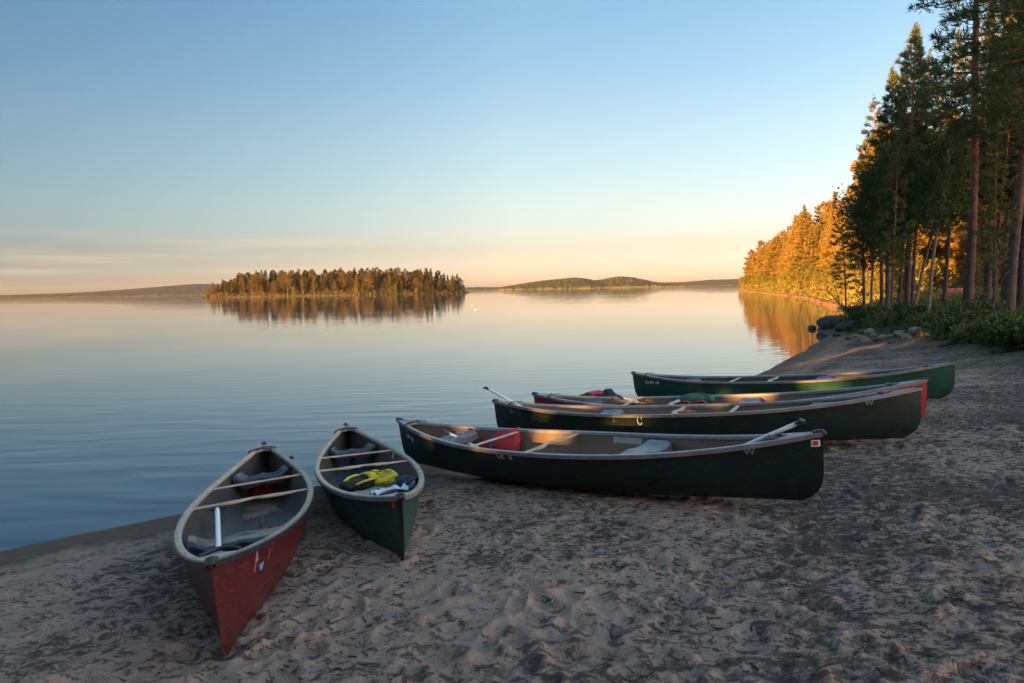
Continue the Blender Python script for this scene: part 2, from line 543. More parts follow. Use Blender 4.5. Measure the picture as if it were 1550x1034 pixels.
def sand_material():
    m, nt, b, o = newmat('sand')
    co = coords(nt)
    shore = N(nt, 'ShaderNodeAttribute', attribute_name='shore').outputs['Fac']
    wood = N(nt, 'ShaderNodeAttribute', attribute_name='wood').outputs['Fac']
    n1 = noise(nt, co, 1.3, 5, .6)
    n2 = noise(nt, co, 9, 6, .65)
    n3 = noise(nt, co, 170, 3, .7)
    k = ramp(nt, n1, [(.3, (.28, .18, .125)), (.7, (.42, .285, .20))])
    k = mix(nt, .5, k, ramp(nt, n3, [(.25, (.18, .118, .085)), (.75, (.58, .405, .295))]))
    # dark needle and bark litter gathered in patches
    mp = N(nt, 'ShaderNodeMapping', ins={'Vector': co, 'Rotation': (0, 0, R(35)), 'Scale': (1, 1.45, 1)})
    lit = noise(nt, mp.outputs[0], 10, 8, .74, .3)
    spx = N(nt, 'ShaderNodeSeparateXYZ', ins={'Vector': co})       # more needles fall towards the wood on the right
    fall = N(nt, 'ShaderNodeMapRange', ins={0: spx.outputs[0], 1: -1.5, 2: 5.0, 3: -.05, 4: .085})
    where = math_(nt, 'ADD', noise(nt, co, .55, 3, .6), fall.outputs[0])
    th = math_(nt, 'SUBTRACT', lit, math_(nt, 'MULTIPLY', where, -.42))
    mask = ramp(nt, th, [(.70, (0, 0, 0)), (.765, (1, 1, 1))])
    lit2 = noise(nt, mp.outputs[0], 26, 6, .7, .6)
    mask = math_(nt, 'MAXIMUM', mask, ramp(nt, math_(nt, 'SUBTRACT', lit2, math_(nt, 'MULTIPLY', where, -.42)), [(.765, (0, 0, 0)), (.81, (.9, .9, .9))]))
    dry = math_(nt, 'MULTIPLY', math_(nt, 'SUBTRACT', shore, .55), 1.6, clamp=True)
    k = mix(nt, math_(nt, 'MULTIPLY', math_(nt, 'MULTIPLY', mask, dry), .85), k, (.06, .045, .038))
    # wrack line
    # wet strip along the water
    wet = math_(nt, 'MULTIPLY', math_(nt, 'SUBTRACT', math_(nt, 'ADD', .15, math_(nt, 'ADD', math_(nt, 'MULTIPLY', n1, .9), math_(nt, 'MULTIPLY', n2, .5))), shore), 2.4, clamp=True)
    k = mix(nt, wet, k, mix(nt, math_(nt, 'ADD', .62, math_(nt, 'MULTIPLY', n2, .36)), k, (.055, .034, .022)))
    # a thin broken line of debris left by the last high water
    ln = math_(nt, 'SUBTRACT', 1.0, math_(nt, 'MULTIPLY', math_(nt, 'ABSOLUTE', math_(nt, 'SUBTRACT', math_(nt, 'ADD', shore, math_(nt, 'MULTIPLY', n2, .5)), 1.02)), 9), clamp=True)
    k = mix(nt, math_(nt, 'MULTIPLY', ln, ramp(nt, lit2, [(.46, (0, 0, 0)), (.54, (.85, .85, .85))])), k, (.05, .038, .03))
    floor = ramp(nt, n2, [(.35, (.035, .042, .016)), (.55, (.07, .065, .03)), (.75, (.13, .085, .05))])
    k = mix(nt, wood, k, floor)
    nt.links.new(k, b.inputs['Base Color'])
    nt.links.new(mix(nt, wet, (.95,) * 3, (.7,) * 3), b.inputs['Roughness'])
    b.inputs['Specular IOR Level'].default_value = .04
    h = math_(nt, 'ADD', math_(nt, 'MULTIPLY', noise(nt, co, 22, 6, .7), 1.0), math_(nt, 'MULTIPLY', noise(nt, co, 90, 4, .7), .4))
    bump(nt, b, math_(nt, 'MULTIPLY', h, math_(nt, 'ADD', .1, dry)), .8, .035)
    return m


def water_material():
    m, nt, b, o = newmat('lake_water')
    co = coords(nt)
    def layer(rot, sc, scale, det, dist=0):
        mp = N(nt, 'ShaderNodeMapping', ins={'Vector': co, 'Rotation': (0, 0, R(rot)), 'Scale': sc})
        return noise(nt, mp.outputs[0], scale, det, .5, dist)
    a = layer(-8, (.30, 1, 1), 2.1, 1, .3)      # wavelets about 0.4 m apart, crests across the view
    c = layer(14, (.35, 1, 1), .62, 2, .4)
    d = layer(-4, (.22, 1, 1), .14, 2)
    calm = ramp(nt, layer(6, (.2, 1, 1), .035, 3), [(.35, (.35,) * 3), (.7, (1, 1, 1))])
    h = math_(nt, 'ADD', math_(nt, 'MULTIPLY', a, .034), math_(nt, 'ADD', math_(nt, 'MULTIPLY', c, .014), math_(nt, 'MULTIPLY', d, .02)))
    sp = N(nt, 'ShaderNodeSeparateXYZ', ins={'Vector': co})        # the breeze only ruffles the water near the beach
    lee = N(nt, 'ShaderNodeMapRange', ins={0: sp.outputs[1], 1: 7.0, 2: 26.0, 3: 1.0, 4: .2})
    h = math_(nt, 'MULTIPLY', math_(nt, 'MULTIPLY', h, calm), lee.outputs[0])
    bp = N(nt, 'ShaderNodeBump', ins={'Strength': 1.0, 'Distance': 1.0, 'Height': h})
    nt.links.new(bp.outputs[0], b.inputs['Normal'])
    b.inputs['Base Color'].default_value = (.035, .070, .092, 1)
    b.inputs['Roughness'].default_value = .02
    b.inputs['IOR'].default_value = 1.38
    return m


M['sand'] = sand_material()
M['water'] = water_material()
build_ground()

wr = np.concatenate([[0], np.geomspace(3, 5900, 40)])
wa = np.linspace(0, 2 * math.pi, 96, endpoint=False)
mb = MB()
G = np.stack([wr[:, None] * np.sin(wa), wr[:, None] * np.cos(wa), 0 * wr[:, None] * wa], -1)
mb.grid(G, 0, wrap=True, flip=True)
tag(mb.build('lake_water', M['water']), 'calm rippled lake reflecting the evening sky', kind='structure')


# ------------------------------------------------------------------ far hills
def hill_mat(name, k0, k1):
    m, nt, b, o = newmat(name)
    co = coords(nt)
    n = noise(nt, co, .09, 6, .75)
    f = noise(nt, co, .011, 4, .6)
    k = ramp(nt, n, [(.35, k0), (.65, k1)])
    k = mix(nt, ramp(nt, f, [(.42, (0, 0, 0)), (.58, (1, 1, 1))]), k, mix(nt, .5, k, (.02, .03, .022)))
    nt.links.new(k, b.inputs['Base Color'])
    b.inputs['Roughness'].default_value = 1
    b.inputs['Specular IOR Level'].default_value = 0
    return m


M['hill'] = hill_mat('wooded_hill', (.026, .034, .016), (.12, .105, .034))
M['hill_dark'] = hill_mat('shaded_hill', (.016, .020, .018), (.030, .030, .022))  # far left hill's cloud shade, put into a darker colour


def hills(name, label, D, prof, depth, seed, tree=7.0, step=3.0, mat='hill'):
    """a wooded ridge at distance D; prof = (photo x, height in photo pixels)"""
    pr = np.array(prof, float)
    x0, x1 = (pr[0, 0] - CX) / FPX * D, (pr[-1, 0] - CX) / FPX * D
    xs = np.arange(x0, x1, step)
    hh = np.interp(xs / D * FPX + CX, pr[:, 0], pr[:, 1]) / FPX * D * 1.12
    us = np.concatenate([[0, .002], np.linspace(.01, 1, 34) ** 1.0, np.linspace(1.06, 2, 10)])
    g = np.random.default_rng(seed)
    U, XX = np.meshgrid(us, xs, indexing='ij')
    Hh = np.broadcast_to(hh, U.shape)
    prof_u = np.where(U < 1, np.sin(U * math.pi / 2) ** 1.0, np.cos((U - 1) * math.pi / 2))
    Z = np.maximum(Hh - tree * .6, 0) * prof_u * (D + np.minimum(U, 1) * depth) / D + tree * sstep(0, .006, U) * sstep(2, 1.9, U) * np.minimum(1, Hh / tree) * (.35 + .9 * g.random(U.shape) ** 1.3)
    Z = np.where(U <= 0.0001, -1.0, Z); Z = np.where(U >= 1.999, -1.0, Z)
    Yy = D + U * depth + 12 * fbm(XX * .01, U * 3, 3, seed) * (U < .5) + g.uniform(-2, 2, U.shape)
    mb = MB(); mb.grid(np.stack([XX, Yy, Z], -1), 0, flip=False)
    return tag(mb.build(name, M[mat], smooth=False), label, kind='structure')


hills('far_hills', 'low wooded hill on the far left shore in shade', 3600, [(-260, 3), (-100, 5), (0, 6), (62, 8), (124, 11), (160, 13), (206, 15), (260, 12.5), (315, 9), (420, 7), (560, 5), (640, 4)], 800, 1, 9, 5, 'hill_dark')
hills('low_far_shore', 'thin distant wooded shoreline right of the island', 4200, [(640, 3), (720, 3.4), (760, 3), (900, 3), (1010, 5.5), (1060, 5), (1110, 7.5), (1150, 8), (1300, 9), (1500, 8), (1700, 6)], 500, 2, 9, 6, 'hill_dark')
hills('wooded_hills', 'pair of sunlit wooded hills across the lake', 2300, [(752, 0), (762, 3.5), (800, 8), (830, 11), (872, 13.5), (890, 14.6), (905, 13), (922, 9.8), (940, 11.5), (960, 14), (972, 14.6), (990, 13), (1008, 8.8), (1030, 4), (1045, 0)], 420, 3, 7, 3)


# ------------------------------------------------------------------ canoes
CL, CB = 5.036, 0.945           # length and beam of the hulls
CS, CD_ = 0.55, 0.37            # height of the ends and of the middle


def c_w(t): return CB / 2 * np.clip(1 - np.abs(t) ** 2.0, 0, 1)
def c_zs(t): return CD_ + (CS - CD_) * np.abs(t) ** 2.6
def c_zk(t): return .02 * np.abs(t) ** 3


def hull_pt(t, v, side, off=0.0):
    """point of the hull: t along (-1 near tip .. 1 far tip), v up (0 keel .. 1 gunwale), side +1 left / -1 right"""
    t = np.asarray(t, float); v = np.asarray(v, float)
    at = np.abs(t)
    zk, zs = c_zk(t), c_zs(t)
    e = .16 + .12 * at ** 2 + .42 * at ** 6
    y = np.maximum(c_w(t) + off, 0) * np.clip(v, 1e-9, 1) ** e
    rake = .01 + .03 * (1 - v) + .17 * (1 - v) ** 7
    x = CL / 2 * (1 + t) - np.sign(t) * rake * at ** 10
    z = zk + (zs - zk) * v - off * (1 - v) ** 3
    return np.stack([x, side * y, z], -1)


T_S = np.sin(np.linspace(-1, 1, 71) * math.pi / 2)
V_S = np.concatenate([[0], np.linspace(.06, 1, 17) ** 2.2])


def hull_mesh(mo, mi):
    mb = MB()
    for side in (1, -1):
        T, V = np.meshgrid(T_S, V_S, indexing='ij')
        mb.grid(hull_pt(T, V, side), 0, flip=(side < 0))
        T, V = np.meshgrid(T_S * .992, V_S, indexing='ij')
        mb.grid(hull_pt(T, V, side, -.011), 1, flip=(side > 0))
    me = mb.mesh('hull', [mo, mi])
    bm = bmesh.new(); bm.from_mesh(me); bmesh.ops.remove_doubles(bm, verts=bm.verts, dist=.0005); bm.to_mesh(me); bm.free()
    return me


def gunwale_mesh(side, m, mdot, mlip):
    mb = MB()
    t = T_S
    p = hull_pt(t, np.ones_like(t), side)
    d = np.gradient(p, axis=0); d[:, 2] = 0; d /= np.linalg.norm(d, axis=1)[:, None]
    nrm = np.stack([-d[:, 1], d[:, 0], 0 * t], -1) * side      # outward in plan
    pinch = sstep(1.0, .93, np.abs(t))
    prof = [(-.024, -.024), (-.026, .002), (-.020, .009), (.014, .010), (.023, .003), (.023, -.026)]
    cols = []
    for a, b in prof:
        aa = np.where(a < 0, a * pinch, a)
        cols.append(p + nrm * aa[:, None] + np.array([0, 0, b]))
    G = np.stack(cols, 1)
    mb.grid(G[:, :4], 0, flip=side < 0); mb.grid(G[:, 3:5], 2, flip=side < 0); mb.grid(G[:, 4:], 2, flip=side < 0)
    mb.grid(G[:, [5, 0]], 2, flip=side < 0)
    th = np.linspace(0, 2 * math.pi, 7)[:-1]
    for tt in np.linspace(-.86, .86, 15):
        for dt in (-.012, .012):
            q = hull_pt(tt + dt, 1.0, side) + np.array([0, 0, .0105])
            ring = q + np.stack([.006 * np.cos(th), .006 * np.sin(th), 0 * th], -1)
            top = q + np.stack([.003 * np.cos(th), .003 * np.sin(th), 0 * th + .002], -1)
            mb.grid(np.stack([ring, top]), 1, wrap=True); mb.put(top, np.arange(6)[None], 1)
    return mb.mesh('gunwale', [m, mdot, mlip])


def deck_mesh(end, m, mcap, t0=.865):
    mb = MB()
    t = end * np.linspace(t0, .998, 12)
    u = np.linspace(-1, 1, 9)
    w = np.maximum(c_w(t) - .012, .002)
    X = CL / 2 * (1 + t)[:, None] - end * .02 * np.abs(t[:, None]) ** 10 + end * (.07 * (1 - u ** 2))[None] * np.linspace(1, 0, 12)[:, None] ** 2
    tt = np.clip((X / CL * 2 - 1), -1, 1)
    Z = c_zs(tt) + .006 + .012 * (1 - u ** 2)[None] * (w / w.max())[:, None]
    G = np.stack([X, w[:, None] * u[None], Z], -1)
    mb.grid(G, 0, flip=end < 0)
    mb.grid(G - [0, 0, .03], 0, flip=end > 0)
    lip = np.stack([G[0], G[0] - [0, 0, .035]]); mb.grid(lip, 0, flip=end > 0)
    tipx = CL / 2 * (1 + end * .972)
    P = np.array([[tipx, 0, c_zs(.972) + .008], [CL / 2 * (1 + end) - end * .01, 0, CS + .010], [CL / 2 * (1 + end) + end * .012, 0, CS - .012]])
    mb.tube(P, [.036, .026, .02], 10, 1, sq=(1, .55))
    return mb.mesh('deck_plate', [m, mcap])


def seat_mesh(tc, m, half=.145, sag=.048):
    """moulded bench: a dished bucket between two raised ends, with a rolled lip"""
    mb = MB()
    xc = CL / 2 * (1 + tc)
    xs = np.linspace(-half, half, 11); u = np.linspace(-1, 1, 27)
    T = (xc + xs) / CL * 2 - 1
    W = c_w(T) - .018
    Z0 = c_zs(tc) - (.045 if sag > .03 else .03)
    vv = np.clip((Z0 - .12 - c_zk(T)) / (c_zs(T) - c_zk(T)), .05, 1); aT = np.abs(T)
    W = (c_w(T) - .02) * vv ** (.16 + .12 * aT ** 2 + .42 * aT ** 6) - .004
    X = np.broadcast_to((xc + xs)[:, None], (11, 27))
    Y = W[:, None] * u[None]
    dish = sag * (1 - sstep(.62, .97, np.abs(u)))
    pom = .018 * np.exp(-(u / .16) ** 2)
    e = np.abs(xs) / half
    Z = Z0 - dish[None] + pom[None] * sstep(.4, 1, e)[:, None] - .030 * sstep(.72, 1, e)[:, None] - .012 * (1 - e[:, None] ** 2) * (dish[None] > .01)
    top = np.stack([X, Y, Z], -1)
    mb.grid(top, 0); bot = top - [0, 0, .022]; mb.grid(bot, 0, flip=True)
    for a, fl in ((0, True), (-1, False)):
        skirt = np.stack([top[a], top[a] - [0, 0, .065]]); mb.grid(skirt, 0, flip=fl)
        skirt2 = skirt + [(-.012 if a else .012), 0, 0]; mb.grid(skirt2, 0, flip=not fl)
    return mb.mesh('seat', m)


def bar_mesh(name, tc, m, yoke=False):
    mb = MB()
    x = CL / 2 * (1 + tc); w = float(c_w(tc)) - .012
    u = np.linspace(-1, 1, 33)
    z = c_zs(tc) - .022
    wd = np.full(33, .026); dx = 0 * u
    if yoke:
        dx = .035 * np.exp(-(u / .17) ** 2) - .012 * np.exp(-((np.abs(u) - .42) / .18) ** 2)
        wd = .026 + .014 * np.exp(-((np.abs(u) - .35) / .2) ** 2)
    P = np.stack([x + dx, u * w, np.full(33, z)], -1)
    mb.tube(P, wd, 10, 0, sq=(1, .42))
    return mb.mesh(name, m)


CANOES = {}
POSE = {  # near tip foot x, y, heading, heel (degrees)
    'a': (-1.39, 3.158, -17.04, 4.5, .364, -.109), 'b': (-.734, 4.527, -17.75, 1.3, .251, -.168), 'c': (2.324, 4.986, -47.38, 2.7, .541, .063),
    'd': (4.294, 7.119, -64.62, -2.4, .53, .125), 'e': (4.77, 7.825, -62.2, 0, .515, .081), 'f': (6.418, 9.899, -56.55, .1, .467, .056)}


def canoe(key, label, hull, inner, gun, lip, seat, dk_near, dk_far, yoke=.05, thwart=.36, seats=(-.36, .62), strip_mat=None):
    X, Y, th, heel, zn, zf = POSE[key]
    d = np.array([math.sin(R(th)), math.cos(R(th))])
    ax = np.array([d[0], d[1], (zf - zn) / CL]); ax /= np.linalg.norm(ax)
    r0 = np.array([d[1], -d[0], 0]); u0 = np.cross(r0, ax)
    r1 = r0 * math.cos(R(heel)) + u0 * math.sin(R(heel)); up = np.cross(r1, ax); lf = -r1
    O = np.array([X, Y, zn])
    mw = Matrix(((ax[0], lf[0], up[0], O[0]), (ax[1], lf[1], up[1], O[1]), (ax[2], lf[2], up[2], O[2]), (0, 0, 0, 1)))
    root = empty('canoe', label, 'canoe', 'open canoes drawn up on the beach', mw)
    root['kind_of'] = 'canoe'; del root['kind_of']
    add('hull', hull_mesh(hull, inner), root)
    for s in (1, -1): add('gunwale', gunwale_mesh(s, gun, M['ink_dark'], lip), root)
    add('deck_plate', deck_mesh(-1, dk_near, M['black']), root)
    add('deck_plate', deck_mesh(1, dk_far, M['black']), root)
    for t in seats: add('seat', seat_mesh(t, seat, sag=.048 if key in 'ab' else .016), root)
    add('yoke', bar_mesh('yoke', yoke, M['ash'], True), root)
    add('thwart', bar_mesh('thwart', thwart, M['ash']), root)
    # grab handle at the near deck and cords round the far deck
    mb = MB(); w = float(c_w(-.85)) - .03; u = np.linspace(-1, 1, 11)
    mb.tube(np.stack([CL / 2 * .15 + .035 - .05 * u ** 2, u * w, c_zs(.85) + .012 + .012 * (1 - u ** 2)], -1), .012, 8)
    mb.build('carry_handle', M['black'], root)
    mb = MB()
    for t0, k in ((.865, 1), (.885, -1)):
        ww = float(c_w(t0)) + .03; uu = np.linspace(-1, 1, 9)
        P = np.stack([CL / 2 * (1 + t0) + .03 * uu * k, uu * ww, c_zs(t0) + .018 + .012 * (1 - uu ** 2)], -1)
        P = np.concatenate([P, [P[-1] + [.01, .015, -.03], P[-1] + [.02, .02, -.05]]])
        mb.tube(P, .0055, 6)
    mb.build('cord', M['cordm'], root)
    if strip_mat:  # dark strip along the near stem, both sides
        mb = MB(); vs = np.linspace(.02, .98, 18)
        for s in (1, -1):
            for ts in ([-.9999, -.99, -.982],):
                G = np.stack([hull_pt(np.full(18, a), vs, s, .003) for a in ts], 1)
                mb.grid(G, 0, flip=s < 0)
        mb.build('stem_strip', strip_mat, root)
    CANOES[key] = (root, O, ax, lf, up)
    return root


def c_world(key, p):
    _, O, ax, lf, up = CANOES[key]
    p = np.asarray(p, float)
    return O + p[..., :1] * ax + p[..., 1:2] * lf + p[..., 2:3] * up


def c_local(key, q):
    _, O, ax, lf, up = CANOES[key]
    d = np.asarray(q, float) - O
    return np.stack([d @ ax, d @ lf, d @ up], -1)


def in_canoe(key, px, py, z):
    """canoe-local point at height z seen at a photograph pixel"""
    _, O, ax, lf, up = CANOES[key]
    d = ray(px, py)
    k = (z - (CAM - O) @ up) / (d @ up)
    return c_local(key, CAM + k * d)


def on_hull(key, px, py, side):
    ts = np.linspace(-.985, .985, 700); vs = np.linspace(.1, .99, 160)
    T, V = np.meshgrid(ts, vs, indexing='ij')
    q = project(c_world(key, hull_pt(T, V, side)))
    k = np.argmin((q[..., 0] - px) ** 2 + (q[..., 1] - py) ** 2)
    return T.ravel()[k], V.ravel()[k]


def marks(key, name, side, px, py, strokes, h, mat, lw=.18, flip=False):
    """lettering on a hull: strokes in units of the letter height h, standing at a photograph pixel"""
    t0, v0 = on_hull(key, px, py, side)
    root = CANOES[key][0]
    p0 = hull_pt(t0, v0, side)
    sx = 1 if side < 0 else -1          # reading direction seen from outside
    mb = MB()

    def surf(P):
        P = np.asarray(P, float)
        x = p0[0] + sx * P[:, 0] * h; z = p0[2] + P[:, 1] * h
        t = x / CL * 2 - 1
        v = np.clip((z - c_zk(t)) / (c_zs(t) - c_zk(t)), 0, 1)
        return hull_pt(t, v, side, .0022)
    for st in strokes:
        st = np.asarray(st, float)
        P = np.concatenate([st[:-1][:, None] + (st[1:] - st[:-1])[:, None] * np.linspace(0, 1, 5)[None, :-1, None]]).reshape(-1, 2)
        P = np.concatenate([P, st[-1:]])
        d = np.gradient(P, axis=0); d /= np.linalg.norm(d, axis=1)[:, None] + 1e-9
        n = np.stack([-d[:, 1], d[:, 0]], -1) * lw / 2
        A, B = surf(P + n), surf(P - n)
        mb.grid(np.stack([A, B], 1), 0, flip=(side > 0))
    return mb.build(name, mat, root, smooth=False)


def circ(cx, cy, rx, ry, a0=0, a1=360, n=14):
    a = np.radians(np.linspace(a0, a1, n))
    return np.stack([cx + rx * np.cos(a), cy + ry * np.sin(a)], -1)


def patch(key, name, side, px, py, w, h, mat, t_off=.0022, inside=False):
    t0, v0 = on_hull(key, px, py, side)
    p0 = hull_pt(t0, v0, side)
    mb = MB()
    a, b = np.meshgrid(np.linspace(-w / 2, w / 2, 5), np.linspace(-h / 2, h / 2, 4), indexing='ij')
    x, z = p0[0] + a, p0[2] + b
    t = x / CL * 2 - 1
    G = hull_pt(t, np.clip((z - c_zk(t)) / (c_zs(t) - c_zk(t)), 0, 1), side, -.0135 if inside else t_off)
    mb.grid(G, 0, flip=(side < 0) ^ inside)
    return mb.build(name, mat, CANOES[key][0], smooth=False)


canoe('a', 'red canoe with beige gunwales nearest the camera at bottom left', M['red'], M['grey_in'], M['gun_beige'], M['black'], M['seat_dark'], M['gun_beige'], M['gun_dark'])
canoe('b', 'green canoe carrying a yellow life jacket, beside the red canoe at left', M['green'], M['grey_in'], M['gun_beige'], M['gun_dark'], M['seat_dark'], M['gun_beige'], M['gun_dark'], strip_mat=M['black'])
canoe('c', 'large dark green canoe lying broadside, holding a red cushion and grey bench', M['green_grey'], M['tan_in'], M['gun_grey'], M['gun_dark'], M['seat_grey'], M['gun_grey'], M['gun_dark'])
canoe('d', 'dark green canoe second in the broadside row with a paddle leaning over its left tip', M['green_grey'], M['tan_in'], M['gun_grey'], M['gun_dark'], M['seat_grey'], M['gun_dark'], M['gun_dark'], yoke=.02, thwart=-.24, seats=(.38, -.62))
canoe('e', 'red canoe wedged between two green canoes, carrying green and dark life jackets', M['red_mid'], M['tan_in'], M['gun_grey'], M['gun_dark'], M['seat_blue'], M['gun_grey'], M['gun_dark'], yoke=.17, thwart=.42, seats=(-.20, .66))
canoe('f', 'bright green canoe farthest back in the row, with white lettering at its left tip', M['green_bright'], M['grey_in'], M['gun_grey'], M['gun_dark'], M['seat_blue'], M['gun_dark'], M['gun_dark'], yoke=.02, thwart=.27, seats=(-.28, .58))

# marks and stickers on the hulls
LW_ = [[(-.55, 1), (-.25, 0), (0, .7), (.25, 0), (.55, 1)]]
marks('a', 'hull_mark', -1, 389, 853, [[(-.5, -.5), (-.15, 1.0), (.05, .3)], [(-.35, .25), (.15, .3)]], .075, M['ink_dim'], .16)
marks('a', 'hull_mark', -1, 395, 858, [[(-.6, .5), (-.2, -.3), (.05, .4), (.3, -.4), (.6, .5)], [(-.1, -.1), (.4, .2)]], .045, M['ink_blue'], .3)
marks('a', 'hull_mark', -1, 407, 838, [[(0, .5), (.05, -.5)]], .06, M['ink_dim'], .12)
marks('a', 'hull_mark', 1, 288, 858, [[(0, 1), (-.05, .2), (.1, -.6)], [(-.15, -.2), (.2, -.3)]], .07, M['ink_dim'], .2)
patch('b', 'sticker', 1, 597, 764, .05, .05, M['sticker_red'])
for st in ([[(-1.6, 1), (-1.6, .2), (-1.3, -.1), (-1.0, .2), (-1.0, 1)]], [[(-.65, .15), (-.2, .5), (-.35, .8), (-.65, .6), (-.62, .05), (-.35, -.08), (-.05, .1)]],
           [[(.6, 1.2), (.6, 1.6), (1.5, 1.75)]], [np.concatenate([circ(1.2, .35, .28, .35, 40, 360), [(1.5, 1.0), (1.52, -.1)]])]):
    marks('c', 'letter', 1, 764, 694, st, .062, M['ink_white'], .15)
marks('c', 'maker_mark', 1, 1135, 688, LW_, .078, M['ink_teal'], .15)
patch('c', 'sticker', 1, 1237, 671, .062, .05, M['white']); patch('c', 'sticker', 1, 1237, 671, .036, .034, M['sticker_red'], .004)
patch('c', 'sticker', -1, 951, 666, .34, .06, M['sticker_grey'], inside=True)
for st, lw in (([[(-1.6, .1), (-.2, -.35)]], .6), ([[(.5, -.2), (.55, -.9)]], .2), ([circ(1.2, -.75, .22, .35)], .4)):
    marks('c', 'letter', 1, 620, 660, st, .05, M['ink_white'], lw)
marks('d', 'hull_mark', 1, 968, 637, [circ(0, 0, .32, .55, 20, 330), [(.1, .6), (.35, .3)]], .085, M['ink_white'], .12)
marks('d', 'hull_mark', 1, 929, 634, [[(0, .5), (0, -.5)]], .09, M['ink_dim'], .08)
for st in ([circ(-.5, 0, .2, .35)], [[(.3, .3), (.3, -.3)]], [[(1.5, -.1), (1.55, -.9)]]):
    marks('d', 'letter', 1, 776, 623, st, .06, M['ink_dim'], .18)
marks('d', 'maker_mark', 1, 1316, 613, LW_, .078, M['ink_teal'], .15)
for st, lw in (([np.concatenate([circ(-2.6, .1, .36, .46, 50, 330), [(-2.24, .1), (-2.5, .1)]])], .15), ([[(-2.05, .3), (-1.98, -.2), (-1.75, -.25), (-1.62, .28), (-1.6, -.25)]], .15),
               ([[(-1.35, .3), (-1.35, -.25)]], .15), ([np.concatenate([circ(-.98, 0, .2, .25, 20, 360), [(-.78, .7), (-.78, -.25)]])], .15), ([np.concatenate([[(-.55, .0), (-.12, .02)], circ(-.34, .02, .22, .26, 0, 310)])], .15),
               ([[(.6, .35), (.6, -.4)]], .2), ([circ(1.2, 0, .14, .24)], .42)):
    marks('f', 'letter', 1, 990, 579, st, .066, M['ink_white'], lw)
marks('f', 'hull_mark', 1, 1147, 579, [[(-.8, -.5), (-.5, .3), (.6, .45)]], .05, M['ink_white'], .4)
patch('b', 'sticker', -1, 597, 687, .07, .12, M['mint'], inside=True)


# ------------------------------------------------------------------ things in the canoes
def rot_to(d, up=(0, 0, 1)):
    d = Vector(d).normalized()
    return d.to_track_quat('X', 'Z').to_matrix()


def paddle(key, grip, end, label, roll=0.0, blade=True, edge=False):
    """grip and end (canoe-local) of the visible shaft; the blade follows on beyond end"""
    A, B = c_world(key, np.array(grip)), c_world(key, np.array(end))
    d = (B - A); L = np.linalg.norm(d); d /= L
    q0 = rot_to(d)
    if edge:                            # the grip's crossbar points nearly along the line of sight
        v = q0.transposed() @ Vector(A - CAM).normalized(); roll = math.atan2(v.z, v.y) + roll
    q = q0 @ Matrix.Rotation(roll, 3, 'X')
    root = empty('paddle', label, 'paddle', 'paddles left in the canoes', Matrix.Translation(Vector(A)) @ q.to_4x4())
    mb = MB(); mb.tube([[0, 0, 0], [L * .5, 0, 0], [L + .02, 0, 0]], .017, 12); mb.build('shaft', M['alu'], root)
    mb = MB()
    mb.tube([[.05, 0, 0], [.0, 0, 0], [-.035, 0, 0]], [.0165, .0175, .016], 10)
    mb.tube([[-.035, -.052, -.004], [-.045, -.03, 0], [-.048, 0, 0], [-.045, .03, 0], [-.035, .052, -.004]], [.013, .017, .0175, .017, .013], 10)
    mb.build('grip', M['black'], root)
    if blade:
        mb = MB()
        x = np.linspace(0, .5, 14); u = np.linspace(-1, 1, 9)
        w = .10 * np.clip(sstep(0, .16, x), .15, 1) * np.sqrt(np.clip(1 - ((x - .34) / .165).clip(0) ** 2, .03, 1))
        for s in (1, -1):
            G = np.stack([L + x[:, None] + 0 * u, w[:, None] * u, s * (.003 + .011 * np.exp(-(u / .18) ** 2)[None] * (1 - x / .55)[:, None]) * (1 - .75 * (u ** 4)[None])], -1)
            mb.grid(G, 0, flip=s < 0)
        mb.build('blade', M['black'], root)
    return root


def lump(name, c, dims, mat, parent, seed=0, p=2.6, amp=.12, q=None, n=(28, 16), freq=3.0):
    """a soft padded form: a rounded block with folds"""
    th = np.linspace(-math.pi, math.pi, n[0], endpoint=False); ph = np.linspace(-math.pi / 2, math.pi / 2, n[1])
    se = lambda x: np.sign(x) * np.abs(x) ** (2 / p)
    PH, TH = np.meshgrid(ph, th, indexing='ij')
    V = np.stack([se(np.cos(PH)) * se(np.cos(TH)), se(np.cos(PH)) * se(np.sin(TH)), se(np.sin(PH))], -1)
    nz = fbm(V[..., 0] * freq + seed, V[..., 1] * freq + V[..., 2] * freq * 1.3 + seed * 2, 3, seed)
    V = V * (1 + amp * nz[..., None] * 2) * np.asarray(dims) / 2
    if q is not None: V = V @ np.array(q).T
    mb = MB(); mb.grid(V + np.asarray(c), 0, wrap=True)
    return mb.build(name, mat, parent)


def band(name, P, wdt, thick, mat, parent, n=10):
    mb = MB(); mb.tube(np.asarray(P, float), wdt, n, 0, sq=(1, thick / wdt)); return mb.build(name, mat, parent)


def item(key, name, label, cat, local, group=None, yaw=0.0):
    root_c, O, ax, lf, up = CANOES[key]
    m = Matrix(((ax[0], lf[0], up[0], 0), (ax[1], lf[1], up[1], 0), (ax[2], lf[2], up[2], 0), (0, 0, 0, 1)))
    W = c_world(key, np.asarray(local, float))
    return empty(name, label, cat, group, Matrix.Translation(Vector(W)) @ m @ Matrix.Rotation(yaw, 4, 'Z'))


PF = 'life jackets and bags left in the canoes'
